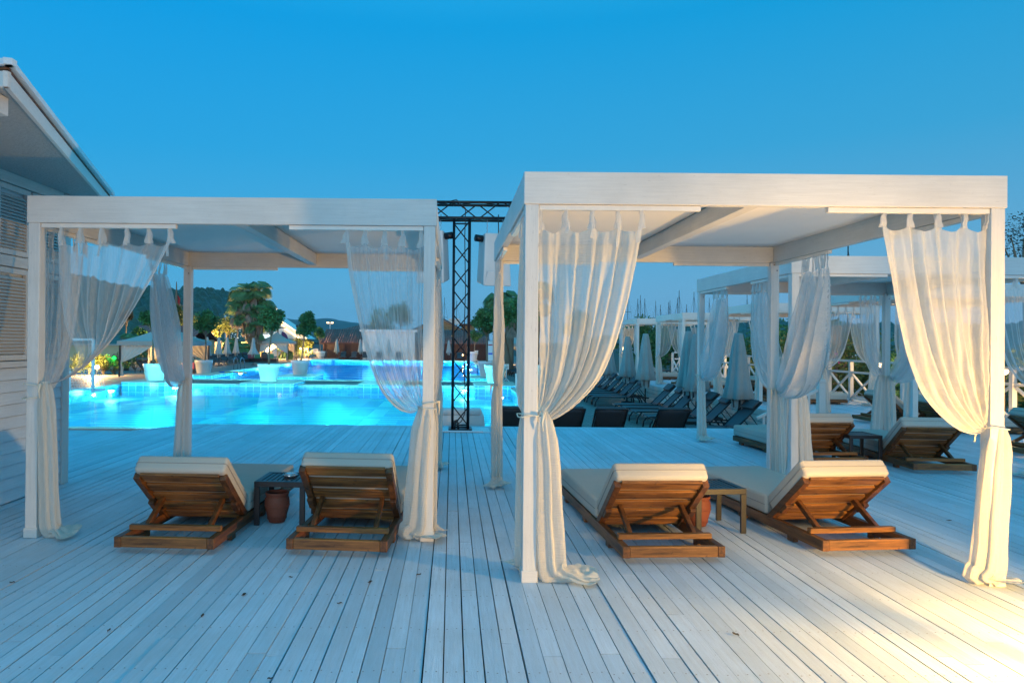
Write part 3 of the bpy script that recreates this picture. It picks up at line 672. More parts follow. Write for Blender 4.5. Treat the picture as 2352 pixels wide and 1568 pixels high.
a = empty('ashtray', (-1.36, 5.80, .362), 0, 'round steel ashtray lying on the black slatted table', 'ashtray')
MB().lathe([(.052, 0), (.058, .002), (.058, .022), (.054, .024), (.05, .014), (.01, .012)], 28).build('bowl', M['steel'], a, smooth=True)
MB().lathe([(.035, .0241), (.047, .0241), (.047, .029), (.035, .029)], 28).build('rim', M['steel'], a, smooth=True)

# dry leaves on the deck
random.seed(21)
for i, (px, py) in enumerate([(850, 1336), (962, 1319), (560, 1365), (465, 1413), (668, 1325), (28, 1337), (620, 1558), (250, 1447), (1985, 1040), (2180, 1195), (1690, 1456), (780, 1385)]):
    q = at(px, py, z=.006); m = MB(); a = random.random() * 6; L = random.uniform(.012, .026)
    pts = [(cos(t) * L, sin(t) * L * .35 * (1 if k % 2 else 1.3), .003 + .006 * abs(sin(t * 1.5))) for k, t in enumerate([j * pi / 5 for j in range(10)])]
    m.quad(pts); lo = m.build('dry_leaf', M['dryleaf']); lo.location = (q.x, q.y, .004); lo.rotation_euler = (0, 0, a); lo.modifiers.new('t', 'SOLIDIFY').thickness = .002
    tag(lo, 'small curled brown leaf lying on the white deck boards', 'leaf', 'dry leaves scattered on the deck')

# ------------------------------------------------------------------ truss with hanging loudspeakers
def truss(o, p0, p1, size, ref, step):
    p0, p1 = Vector(p0), Vector(p1); ax = (p1 - p0).normalized(); a = ax.cross(Vector(ref)).normalized(); b = ax.cross(a); h = size / 2; cs = [(a * i + b * j) * h for i, j in ((-1, -1), (1, -1), (1, 1), (-1, 1))]
    for c in cs: MB().tube([p0 + c, p1 + c], .024, 10).build('chord', M['truss'], o, smooth=True)
    L = (p1 - p0).length; n = int(L / step)
    for k in range(4):
        m = MB(); A, B = cs[k], cs[(k + 1) % 4]
        for i in range(n):
            u, v = p0 + ax * (L * i / n + .03), p0 + ax * (L * (i + 1) / n - .03); f = i % 2 == 0
            m.tube([u + (A if f else B), v + (B if f else A)], .012, 6)
        for e in (p0 + ax * .03, p1 - ax * .03): m.tube([e + A, e + B], .014, 6)
        m.build('lacing', M['truss'], o, smooth=True)
tt = empty('truss_tower', (.155, 11.85, 0), 0, 'black square steel truss tower with crossbeam standing at the deck edge', 'truss')
truss(tt, (0, 0, .03), (0, 0, 3.62), .27, (1, 0, 0), .36)
truss(tt, (-1.75, 0, 3.78), (1.9, 0, 3.78), .27, (0, 0, 1), .37)
MB().box(-.2, .2, -.2, .2, .004, .03).build('base_plate', M['truss'], tt)
MB().tube([(.02, -.16, 3.86), (-.3, -.17, 3.9), (-.1, -.17, 3.95), (.06, -.17, 3.8), (.05, -.16, 3.3), (.07, -.16, 2.4), (.05, -.16, 1.5), (.07, -.16, .7), (.08, -.14, .3), (.02, -.17, .16), (-.06, -.17, .1)], .009, 6).build('cable', M['black'], tt, smooth=True)
MB().tube([(-.1, -.17, .03), (-.09, -.17, .17), (-.06, -.17, .19), (-.03, -.17, .03)], .02, 8).build('floor_coil', M['black'], tt, smooth=True)
mt_ = MB(); mt_.box(-.45, .5, -.32, .3, 0, .004).box(-.35, .38, -.36, -.3, .0045, .02)
tm = mt_.build('truss_mat', M['siding']); tm.location = (.155, 11.8, .004); tag(tm, 'worn white board mat under the black truss tower', 'mat')
def speaker(x, y, z, flip, label):
    o = empty('loudspeaker', (x, y, z), R(12 * flip), label, 'loudspeaker', 'covered loudspeakers on the truss')
    w, d, h = .25, .24, .46
    # tapered cabinet in a plastic cover, facing down
    MB().hexa([(-w, -d, -h), (w, -d, -h), (w, d, -h + .1), (-w, d, -h + .1), (-w * .85, -d * .8, h), (w * .85, -d * .8, h), (w * .85, d, h), (-w * .85, d, h)]).build('cover', M['vinyl'], o, smooth=False, bevel=.03, seg=3)
    MB().hexa([(-w * .95, -d - .012, -h + .01), (w * .95, -d - .012, -h + .01), (w * .9, -d - .002, -h + .02), (-w * .9, -d - .002, -h + .02), (-w * .7, -d - .02, -h + .26), (w * .7, -d - .02, -h + .26), (w * .7, -d + .0, -h + .26), (-w * .7, -d + .0, -h + .26)]).build('grille_flap', M['vinyl'], o, bevel=.006)
    c = MB()
    for sx in (-1, 1):
        for k in range(8): z0 = h + .01 + k * .035; c.tube([(sx * .14 + (k % 2) * .006, -.05, z0), (sx * .14 + (k % 2) * .006, -.05, z0 + .038)], .007, 5)
    c.build('chain', M['steel'], o)
    MB().tube([(-flip * (w - .01), -.12, h - .1), (-flip * (w + .12), -.14, h - .09)], .06, 14).build('spotlight', M['truss'], o, smooth=True)
    MB().tube([(.0, -.27, h + .3), (.0, -.28, h - .1), (.03, -.29, h - .25), (.12, -.28, h - .38)], .009, 6).build('cable', M['black'], o, smooth=True)
speaker(-.34, 11.9, 2.97, -1, 'white covered loudspeaker half hidden behind the shaded cabana post')
speaker(.72, 11.9, 2.93, 1, 'white covered loudspeaker chained below the truss beside the warm cabana beam')

# ------------------------------------------------------------------ house with louvred shutters
WX = -4.06; YC = 7.2
hs = empty('white_house', (WX, YC, 0), 0, 'white clapboard house with louvred shutters and rough plastered eaves', 'house')
b = MB()
for k in range(11): z = .01 + k * .112; b.hexa([(-.035, -6, z), (.006, -6, z), (.006, -.1, z), (-.035, -.1, z), (-.035, -6, z + .108), (-.008, -6, z + .108), (-.008, -.1, z + .108), (-.035, -.1, z + .108)])
b.build('siding', M['siding'], hs, bevel=.002)
MB().box(-.09, .02, -.098, .02, 0, 3.02).build('corner_board', M['paint_z'], hs, bevel=.004)
MB().box(-4, -.04, -.06, 0, 0, 3.02).build('end_wall', M['siding'], hs)
MB().box(-.2, -.04, -6, -.1, 0, 3.02).build('wall', M['siding'], hs)
MB().box(-.03, .03, -6, -.1, 1.245, 1.30).build('sill_rail', M['paint_y'], hs, bevel=.005)
MB().box(-.03, .012, -6, -.1, 2.17, 2.27).build('middle_rail', M['paint_y'], hs, bevel=.005)
MB().box(-.03, .012, -6, -.1, 2.93, 3.03).build('top_rail', M['paint_y'], hs, bevel=.005)
for (z0, z1, off) in ((1.31, 2.16, 0), (2.28, 2.92, .0)):
    yy = -.12
    while yy > -3.6:
        wd = .5 if off == 0 else .5
        f = MB(); y1, y0_ = yy, yy - wd
        f.box(-.03, .008, y0_, y0_ + .06, z0, z1).box(-.03, .008, y1 - .06, y1, z0, z1).box(-.03, .008, y0_ + .06, y1 - .06, z0, z0 + .05).box(-.03, .008, y0_ + .06, y1 - .06, z1 - .05, z1)
        s = f.build('shutter', M['paint_z'], hs, bevel=.003); l = MB(); n = int((z1 - z0 - .12) / .031)
        for k in range(n):
            z = z0 + .06 + k * .031; l.hexa([(-.028, y0_ + .061, z + .028), (-.022, y0_ + .061, z + .034), (-.022, y1 - .061, z + .034), (-.028, y1 - .061, z + .028), (.002, y0_ + .061, z), (.008, y0_ + .061, z + .004), (.008, y1 - .061, z + .004), (.002, y1 - .061, z)])
        l.build('louvres', M['paint_y'], s); yy -= wd + .03
EA, EB = Vector((-2.70, 4.1)), Vector((-3.86, 7.55))     # outer edge of the eaves
def loc2(v, z): return (v.x - WX, v.y - YC, z)
far_ = Vector((-8.5, 7.9)); nearL = Vector((-9, 4.1)); ZS = 3.03
def slab(pts, z0, z1, name, mat, bev=.0, par=hs):
    n = len(pts); m = MB(); P = [loc2(p, z0) for p in pts] + [loc2(p, z1) for p in pts]; m.v = [tuple(q) for q in P]; m.f = [tuple(range(n))[::-1], tuple(range(n, 2 * n))] + [(i, (i + 1) % n, n + (i + 1) % n, n + i) for i in range(n)]; m.tone = [0] * len(m.f)
    return m.build(name, mat, par, bevel=bev)
E2 = EB + (EB - EA).normalized() * .2; 
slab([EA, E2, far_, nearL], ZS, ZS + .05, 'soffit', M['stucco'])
def fascia(off, z0, z1, name, mat, th=.03):
    dv = (E2 - EA).normalized(); nv = Vector((dv.y, -dv.x)); a = EA + nv * off; b_ = E2 + nv * off; a = a + Vector((0, -off)) * 1.0
    m = MB(); Q = [a, b_, b_ - nv * th, a - nv * th]; m.hexa([loc2(q, z0) for q in Q] + [loc2(q, z1) for q in Q])
    c = [a, a + Vector((-6, 0)), a + Vector((-6, th)), a + Vector((0, th))]
    m.hexa([loc2(q, z0) for q in c] + [loc2(q, z1) for q in c]); return m.build(name, mat, hs, bevel=.004)
fascia(.03, ZS - .012, ZS + .085, 'fascia', M['paint_y']); fascia(.034, ZS + .09, ZS + .105, 'timber_strip', M['wood_y']); fascia(.075, ZS + .11, ZS + .15, 'gutter', M['siding'], .05)
slab([EA, E2, far_, nearL], ZS + .055, ZS + .12, 'roof_deck', M['under'])
tl = MB()
dv = (E2 - EA).normalized(); nv = Vector((dv.y, -dv.x))
for i in range(18):
    c = EA + dv * (.1 + i * .2) + nv * .0
    for rr in range(4):
        q = c - nv * (.22 + rr * .42); z = ZS + .13 + rr * .1; tl.tube([loc2(q + nv * .08, z), loc2(q - nv * .4, z + .1)], [.06, .05], 10)
tl.build('roof_tiles', M['bronze'], hs, smooth=True)
MB().tube([loc2(EA + Vector((-.16, .02)), ZS + .2), loc2(EA + Vector((-.8, .9)), ZS + .5)], [.08, .08], 14).build('ridge_cap', M['bronze'], hs, smooth=True)
fl_ = MB().box(1.06, 1.25, -3.1, -2.9, ZS - .12, ZS - .004).build('eaves_lamp_box', M['paint_x'], hs, bevel=.006)
MB().box(1.09, 1.22, -3.106, -3.101, ZS - .105, ZS - .025).build('lens', M['canvas'], fl_)

# ------------------------------------------------------------------ lamp that lights the deck (just outside the frame)
lp = empty('deck_lamp', (3.38, 2.75, 0), 0, 'floor lantern beside the deck casting the warm light', 'lamp')
MB().lathe([(.09, 0), (.09, .02), (.03, .03), (.03, .30), (.0301, .31)], 16).build('stem', M['black'], lp, smooth=True)
MB().box(.02, .05, -.015, .015, .03, .75).build('back_bar', M['black'], lp)
MB().tube([(-.215, .225, 0), (-.215, .225, .55)], .027, 8).build('shadow_bar', M['black'], lp)  # unseen bar added so its shadow falls as a band on the deck
MB().lathe([(.02, .60), (.07, .61), (.07, .64), (.02, .66)], 16).build('cap', M['black'], lp, smooth=True)
sp = lamp('deck_spot', (0, 0, .56), 860, (1, .54, .12), .075, lp, 'SPOT', spot_size=R(150), spot_blend=.35)
sp.rotation_euler = Vector((-1.0, .85, .22)).to_track_quat('-Z', 'Y').to_euler()
ul = empty('ceiling_fill', (2.25, 2.5, 0), 0, 'added unseen fill light brightening the underside of the warm cabana', 'lamp')  # added unseen fill light, put here only to brighten the cabana ceiling
MB().lathe([(.07, .003), (.075, .02), (.065, .04), (.05, .04), (.045, .015), (.01, .012)], 20).build('fill_housing', M['black'], ul, smooth=True)
u2 = lamp('ceiling_fill_spot', (0, 0, .06), 190, (1, .66, .34), .04, ul, 'SPOT', spot_size=R(58), spot_blend=.6); u2.rotation_euler = Vector((-.02, 1.0, .58)).to_track_quat('-Z', 'Y').to_euler()
# ================================================================== POOL TERRACE
# ------------------------------------------------------------------ grey sling loungers (local: head at +x)
def make_sling():
    o = empty('grey_lounger', cat='sun lounger', group='grey sling loungers around the pools')
    H, W = .34, .31
    f = MB()
    for sy in (-1, 1):
        f.tube([(-.95, sy * W, H - .03), (-.9, sy * W, H), (.35, sy * W, H), (.93, sy * W, H - .02)], .02, 8)
    f.tube([(-.95, -W, H - .03), (-.95, W, H - .03)], .02, 8).tube([(.93, -W, H - .02), (.93, W, H - .02)], .02, 8)
    f.build('frame', M['slingframe'], o, smooth=True)
    for sx, a in ((-.78, -.14), (.7, .14)):
        for sy in (-1, 1): MB().tube([(sx, sy * W, H), (sx + a, sy * (W + .02), .16), (sx + a * 1.1, sy * (W + .02), .012)], .022, 8).build('leg', M['slingframe'], o, smooth=True)
    MB().grid(lambda u, v: (-.93 + 1.2 * u, -W + .02 + 2 * (W - .02) * v, H + .012 - .018 * sin(pi * v)), 8, 6).build('seat_sling', M['sling'], o, smooth=True).modifiers.new('t', 'SOLIDIFY').thickness = .006
    a = Vector((.27, 0, H + .01)); b = Vector((.86, 0, H + .60))
    fb_ = MB()
    for sy in (-1, 1): fb_.tube([a + Vector((0, sy * W, 0)), b + Vector((0, sy * W, 0))], .018, 8)
    fb_.tube([b + Vector((0, -W, 0)), b + Vector((0, W, 0))], .018, 8)
    for sy in (-1, 1): fb_.tube([a + (b - a) * .55 + Vector((0, sy * (W - .03), 0)), (.85, sy * (W - .03), H)], .01, 6)
    bb = fb_.build('backrest', M['slingframe'], o, smooth=True)
    MB().grid(lambda u, v: a + (b - a) * u + Vector((.012 * sin(pi * v), -W + .02 + 2 * (W - .02) * v, -.01 * sin(pi * v))), 8, 6).build('back_sling', M['sling'], bb, smooth=True).modifiers.new('t', 'SOLIDIFY').thickness = .006
    d = (b - a).normalized(); n = Vector((-d.z, 0, d.x)); c = b - d * .13 + n * .05
    MB().bar(c + Vector((0, -W + .02, 0)), c + Vector((0, W - .02, 0)), .26, .07, n).build('pillow', M['sling'], o, smooth=True, bevel=.03, seg=3)
    return o
S0 = make_sling(); s0f = [True]
def sling(x, y, rz, label):
    if s0f[0]: s0f[0] = False; place(S0, (x, y, GZ + .004), rz); S0['label'] = label; return
    copy_tree(S0, (x, y, GZ + .004), rz, label)
words = ['under the low corner of the warm curtain', 'two places behind the tall umbrella', 'beside the pole of the tall umbrella', 'just past the slim cabana post', 'against the wooden steps', 'closest to the white deck edge']
for i, (Y, lb) in enumerate(zip((21.3, 20.3, 19.3, 17.9, 16.9, 15.5), ['sixth', 'fifth', 'fourth', 'third', 'second', 'first'])):
    sling(6.05, Y, R(random.uniform(-4, 4)), 'grey lounger facing the pool, %s in line counted from the white deck' % lb)
for i, Y in enumerate((24.3, 25.2, 26.3, 27.4, 28.5, 29.6, 30.7)):
    sling(6.0, Y, R(random.uniform(-4, 4)), 'grey lounger past the two mint umbrellas, %s of seven from the deck' % ('first', 'second', 'third', 'fourth', 'fifth', 'sixth', 'seventh')[i])
for px, lb in ((1176, 'between knotted curtain and front post'), (1302, 'below the hem of the warm see-through curtain'), (1405, 'beside the gap where the paving shows'), (1543, 'beside the slim white post')):
    q = at(px, 965, Y=13.45); sling(q.x, 14.2, R(-90 + random.uniform(-3, 3)), 'dark lounger back rising above the deck edge, ' + lb)
# covered sofa behind the truss
so_ = empty('covered_sofa', (at(1035, 960, Y=13.3).x, 13.5, GZ), 0, 'white covered sofa tucked below the deck edge behind the truss foot', 'sofa')
MB().hexa([(-.33, -.35, 0), (.72, -.35, 0), (.72, .4, 0), (-.33, .4, 0), (-.3, -.33, .86), (.64, -.33, .86), (.64, .3, .86), (-.3, .3, .86)]).build('cover', M['vinyl'], so_, smooth=True, bevel=.06, seg=4)
MB().box(-.28, .60, -.34, -.05, .80, .95).build('cushion', M['vinyl'], so_, smooth=True, bevel=.05, seg=4)

# ------------------------------------------------------------------ closed umbrellas
def make_umbrella(mat, flare, nm):
    o = empty('closed_umbrella', cat='umbrella', group='closed umbrellas by the pools')
    MB().tube([(0, 0, .03), (0, 0, 2.5)], .022, 10).build('pole', M['slingframe'], o, smooth=True)
    MB().lathe([(.24, 0), (.24, .03), (.05, .05), (.03, .1)], 20).build('base', M['slingframe'], o, smooth=True)
    pr = [(.012, 2.5), (.085, 2.49), (.095, 2.44), (.13, 2.25), (.175, 1.9), (.215, 1.55), (.25 + flare * .4, 1.25), (.285 + flare, .98), (.26 + flare, .96), (.15, 1.02)]
    MB().lathe(pr, 64, fn=lambda t, k: 1 + (.03 + .15 * k) * sin(7 * t + .8 * k) + .07 * sin(3 * t + 1 + 2 * k)).build('canopy', mat, o, smooth=True)
    m = MB()
    for k in range(6):
        t = k * pi / 3 + .3; c, s = cos(t), sin(t)
        def f(u, v, c=c, s=s, t=t): r = (.12 + .05 * (1 - v) + flare * .5 * v) ; wv = (.17 * (1 - v * .55)) * (u - .5); return (r * c - wv * s, r * s + wv * c, 1.25 - (.55 - .05 * (k % 2)) * v)
        m.grid(f, 4, 6)
    m.build('drape', mat, o, smooth=True)
    return o
U0 = make_umbrella(M['umbrella'], .02, 'u'); U1 = make_umbrella(M['umbrella_pale'], .05, 'p'); U2 = make_umbrella(M['umbrella_pale'], .22, 'w')
uf = {}
def umb(proto, x, y, label, rz=0, s=1.0):
    if proto.name not in uf: uf[proto.name] = 1; place(proto, (x, y, GZ + .004), rz); proto['label'] = label; proto.scale = (s, s, s); return
    copy_tree(proto, (x, y, GZ + .004), rz, label, (s, s, s))
def X_(px, Y): return (px - PX) / F * Y
for px, Y, lb, s in ((1697, 15.9, 'tall grey closed umbrella in front of the cabana row, next to the newel', 1.0), (1600, 18.3, 'grey closed umbrella half hidden by the slim white post', 1.0), (1582, 19.3, 'grey closed umbrella just behind another beside the slim white post', 1.04), (1483, 23.3, 'mint grey closed umbrella with splayed hem over the lounger backs', 1.03), (1441, 26, 'mint grey closed umbrella, slim, by the post of the last cabana', 1.0), (1399, 29, 'closed umbrella partly covered by the edge of the warm curtain', .95)):
    umb(U0, X_(px, Y), Y, lb.replace('nearest', 'next'), px, s)
for i, (px, Y) in enumerate(((448, 51), (476, 55), (503, 59), (522, 62), (543, 66))):
    umb(U1, X_(px, Y), Y, 'pale closed umbrella over the pool-side loungers, %s from the slim cabana post' % ('first', 'second', 'third', 'fourth', 'fifth')[i], i, .98)
umb(U2, X_(582, 62), 62, 'half-open pale umbrella with wide skirt beside the palm', 1, .97)
for px, Y, lb in ((774, 80, 'before the timber wall, close to the potted tree and sign'), (828, 80, 'before the timber wall, beside the edge of the see-through curtain'), (1031, 79, 'before the timber wall, seen beside the truss'), (893, 80, 'before the timber wall, seen through the sheer curtain')):
    umb(U0, X_(px, Y), Y, 'small mint closed umbrella ' + lb, px, .98)

# loungers round the far pool
for i, px in enumerate((478, 491, 507, 520, 531, 544, 559)):
    Y = 59.5 + i * 1.9; sling(X_(px, Y) + .75, Y - .7, R(180 - 48), 'small grey lounger by the far pool, %s in the slanted row' % ('first', 'second', 'third', 'fourth', 'fifth', 'sixth', 'seventh')[i])
for i, px in enumerate((611, 623)): sling(X_(px, 72) , 70 + i, R(180 - 40), 'small grey lounger lit yellow inside the far gazebo, ' + ('beside the cushions' if i == 0 else 'beside the pale trunk'))
for px, lb in ((727, 'half hidden by the white planter'), (743, 'between planter and umbrella'), (787, 'between the two small umbrellas, planter side'), (812, 'between the two small umbrellas, curtain side'), (838, 'touching the curtain edge'), (870, 'seen dim through the curtain'), (915, 'seen palest through the curtain'), (1013, 'seen next to the truss leg'), (1056, 'seen through the truss, by the red lamp')):
    sling(X_(px, 80.5), 80.5, R(90), 'small grey lounger before the timber wall, ' + lb)
for i in range(7): sling(X_(1172 + i * 5, 50), 50 - i * 1.3, R(8), 'dark lounger in the tight row past the no-diving sign, %s' % ('first', 'second', 'third', 'fourth', 'fifth', 'sixth', 'seventh')[i])
for i, (px, Y) in enumerate(((345, 45.5), (357, 45.5))): sling(X_(px, Y) - .2, Y, R(180 - 35), 'grey lounger in the shade of the sand gazebo, ' + ('outer one' if i == 0 else 'inner one beside the planter'))

# ------------------------------------------------------------------ foliage
def leafmat(name, c0, c1, tl=.25):
    m = Mt(name); oi = m.noise(m.geo(), 2.2, 3); n2 = m.noise(m.geo(), 14, 2); c = m.mix(m.math('MULTIPLY_ADD', m.math('ADD', oi, n2), 1.3, -.85), c0, c1)
    p = m.n('ShaderNodeBsdfPrincipled'); m.l(c, p.inputs['Base Color']); p.inputs['Roughness'].default_value = .5
    t = m.n('ShaderNodeBsdfTranslucent'); m.l(c, t.inputs[0]); x = m.n('ShaderNodeMixShader'); x.inputs[0].default_value = tl; m.l(p.outputs[0], x.inputs[1]); m.l(t.outputs[0], x.inputs[2])
    return m.done(x.outputs[0])
M['leaf'] = leafmat('fig_leaf_green', (.015, .07, .022), (.14, .34, .10)); M['leaf_warm'] = leafmat('garden_leaf_green', (.05, .08, .018), (.22, .26, .06)); M['palm'] = leafmat('palm_frond_green', (.035, .11, .04), (.18, .36, .13)); M['palmdead'] = leafmat('dry_palm_frond', (.2, .16, .12), (.45, .37, .28))
M['flower'] = plain('pink_blossom', (.35, .05, .3), .7); M['pine'] = leafmat('dark_conifer_leaf', (.01, .02, .012), (.03, .05, .03))
def leaves(m, c, rad, n, size, rnd, clumps=22, spread=.42):
    cs = []
    for k in range(clumps):
        v = Vector((rnd.gauss(0, 1), rnd.gauss(0, 1), rnd.gauss(0, 1))).normalized() * rnd.uniform(.35, .85); cs.append(Vector((v.x * rad[0], v.y * rad[1], v.z * rad[2])))
    mr_ = min(rad)
    for i in range(n):
        cc = rnd.choice(cs); v = Vector((rnd.gauss(0, 1), rnd.gauss(0, 1), rnd.gauss(0, 1))).normalized() * (rnd.random() ** .45) * mr_ * spread
        p_ = Vector(c) + cc + v; a = Vector((rnd.gauss(0, 1), rnd.gauss(0, 1), rnd.gauss(0, .6))).normalized(); b_ = a.cross(Vector((rnd.gauss(0, 1), rnd.gauss(0, 1), rnd.gauss(0, 1)))).normalized(); s = size * rnd.uniform(.6, 1.4)
        m.quad([p_ - a * s, p_ + b_ * s * .38, p_ + a * s, p_ - b_ * s * .38])
    return cs
def tree(name, base, top_c, rad, n, size, label, group, mat='leaf', trunk_r=.06, seed=1, clumps=24, cat='tree', lean=None, spread=.42):
    rnd = random.Random(seed); base, top_c = Vector(base), Vector(top_c); o = empty(name, base, 0, label, cat, group); t = top_c - base
    m = MB(); cs = leaves(m, t, rad, n, size, rnd, clumps, spread); m.build('crown', M[mat], o)
    tr = MB(); k1 = t * .5 + Vector((rnd.uniform(-.08, .08), 0, 0)) * t.z * .3
    tr.tube([(0, 0, 0), tuple(t * .25 + Vector((rnd.uniform(-.05, .05), 0, 0))), tuple(k1), tuple(t * .8), tuple(t)], [trunk_r, trunk_r * .85, trunk_r * .75, trunk_r * .6, trunk_r * .4], 9)
    for c in cs[:8]: tr.tube([tuple(t * .72), tuple(t * .85 + c * .4), tuple(t + c * .8)], [trunk_r * .5, trunk_r * .35, trunk_r * .15], 6)
    tr.build('trunk', M['bark'], o, smooth=True)
    return o
# planters with trees
def planter(px, ybase, Y, hpot, crown, label, lean=0, glow=False, seed=1, plinth=.12):
    q = at(px, ybase, Y=Y); zb = q.z; s = Y / F
    o = tree('potted_tree', (q.x, Y, zb), (at(crown[0], (crown[1] + crown[2]) / 2, Y=Y).x, Y, at(crown[0], (crown[1] + crown[2]) / 2, Y=Y).z), (crown[3] * s, crown[3] * s, (crown[2] - crown[1]) / 2 * s * .9), 3400, .10, label, 'trees in white planters around the pools', seed=seed, trunk_r=.07, clumps=30, cat='potted tree')
    R_ = hpot * .56
    MB().lathe([(R_ * .68, 0), (R_ * .70, .02), (R_ * .93, hpot * .80), (R_ * .97, hpot * .81), (R_, hpot * .98), (R_ * .985, hpot), (R_ * .93, hpot), (R_ * .9, hpot * .9), (.05, hpot * .9)], 40).build('pot', M['potwhite'], o, smooth=True)
    MB().lathe([(R_ * .895, hpot * .9 + .003), (R_ * .6, hpot * .93), (.02, hpot * .93)], 20).build('soil', M['soil'], o, smooth=True)
    return o
PL = [(355, 880, 34.8, 1.0, (352, 702, 756, 36), 'round-crowned tree in the glowing planter before the sand gazebo', 1), (617, 881, 34.8, 1.0, (625, 700, 762, 29), 'bushy tree in the bright cyan planter at the middle of the pool edge', 2),
      (467.5, 862.5, 42.8, .98, (474, 708, 768, 31), 'tree in the matt white planter before the first pale umbrellas', 3), (689, 864.5, 41.8, .99, (702, 709, 780, 27), 'leaning tree in the white planter beside the tiled step', 4),
      (736, 826, 80, 1.0, (733, 749, 782, 13), 'small far tree in a white planter by the timber wall', 5), (1086, 829, 77, 1.05, (1092, 757, 786, 13), 'small far tree in a pale planter seen beside the truss', 6),
      (1118, 867, 41.5, .99, (1118, 702, 772, 33), 'dense tree in the planter on the deck-side pool corner', 7), (1137, 884, 34.9, 1.0, (1150, 690, 760, 26), 'tree in the glowing planter behind the knotted curtain', 8)]
for px, yb, Y, hp, cr, lb, sd_ in PL: planter(px, yb, Y, hp, cr, lb, seed=sd_)
q = at(1222, 884, Y=34); planter(1222, 884, 34.2, 1.0, (1205, 672, 755, 34), 'tall tree in the planter hidden by the warm front post', seed=9)
# tiled plinths at the pool rims
def plinth(x0, x1, y0, y1, label):
    o = empty('tiled_plinth', (0, 0, 0), 0, label, 'plinth', 'tiled plinths at the pool rims')
    MB().box(x0, x1, y0, y1, WZ - .5, -.60).build('tiled_body', M['tile'], o); MB().box(x0 - .03, x1 + .03, y0 - .03, y1 + .03, -.599, -.565).build('stone_top', M['coping'], o, bevel=.008)
plinth(X_(283, 33.3), X_(381, 33.3), 33.2, 36.2, 'blue tiled plinth jutting into the near pool under the planter by the gazebo')
plinth(X_(554, 33.3), X_(676, 33.3), 33.2, 36.0, 'blue tiled plinth under the brightest cyan planter')
plinth(X_(825, 33.3), X_(925, 33.3), 33.2, 36.0, 'blue tiled plinth seen at the sheer curtain edge')
plinth(X_(1092, 33.0), X_(1190, 33.0), 33.0, 36.3, 'blue tiled plinth near the no-diving sign')
plinth(X_(432, 41), X_(500, 41), 40.2, 43.4, 'plinth under the matt white planter at the far pool corner')
plinth(X_(636, 39.8), X_(722, 39.8), 39.4, 42.6, 'stepped tiled plinth under the leaning tree')
plinth(X_(712, 76), X_(762, 76), 75.8, 81, 'low tiled plinth at the end of the far pool')
plinth(X_(1074, 39.5), X_(1140, 39.5), 39.4, 43, 'plinth under the planter with the dense tree')

# ------------------------------------------------------------------ gazebos
def gazebo(xc, yc, w, label, sides=True, rz=0):
    o = empty('gazebo', (xc, yc, GZ), rz, label, 'gazebo', 'sand coloured gazebo tents by the pools'); h = w / 2; E, A = 2.12, 3.0
    rf = MB()
    for a, b_ in (((-h, -h), (h, -h)), ((h, -h), (h, h)), ((h, h), (-h, h)), ((-h, h), (-h, -h))):
        rf.grid(lambda u, v, a=a, b_=b_: ((a[0] + (b_[0] - a[0]) * u) * (1 - v * .92), (a[1] + (b_[1] - a[1]) * u) * (1 - v * .92), E + (A - E) * v - .10 * sin(pi * v)), 6, 6)
    rf.build('roof', M['tan_fabric'], o, smooth=False)
    MB().lathe([(.3, A - .08), (.2, A + .04), (.01, A + .14)], 4).build('top_vent', M['tan_fabric'], o)
    v_ = MB().box(-h - .02, h + .02, -h - .03, -h, E - .26, E).box(-h - .02, h + .02, h, h + .03, E - .26, E).box(-h - .03, -h, -h, h, E - .26, E).box(h, h + .03, -h, h, E - .26, E); v_.build('valance', M['tan_fabric'], o)
    for sx in (-1, 1):
        for sy in (-1, 1): MB().box(sx * (h - .1) - .04, sx * (h - .1) + .04, sy * (h - .1) - .04, sy * (h - .1) + .04, .006, E - .02).build('pole', M['slingframe'], o)
    for sy in (-1, 1):
        for sx in (-1, 1):
            m = MB()
            def f(u, v, sx=sx, sy=sy):
                x = (h - .1 - u * (h - .1) * max(0, 1 - v * 1.75) ** .8 - .05 * u) if v < .55 else (h - .1 - u * (.1 + .35 * (v - .55)))
                return (sx * x, sy * (h - .13) + .04 * sin(u * 30) * (1 - .5 * u), E - .25 - (E - .3) * v - (.25 * u * (1 - v) if v < .55 else 0) * 0)
            m.grid(f, 18, 14); m.build('drape', M['tan_fabric' if sy > 0 else 'drape'], o, smooth=True)
    return o
M['drape'] = plain('pale_gazebo_drape', (.62, .6, .55), .8)
q0, q1 = at(272, 865, z=GZ), at(412, 865, z=GZ); gazebo((q0.x + q1.x) / 2 + .3, q0.y + 2.0, 4.1, 'large sand coloured gazebo with looped drapes beyond the near pool')
gazebo(X_(628, 74), 75.5, 3.5, 'small grey gazebo with a lit interior beside the feather flag')
gazebo(X_(1178, 66), 67, 3.4, 'grey gazebo between the knotted curtain and the warm front post')

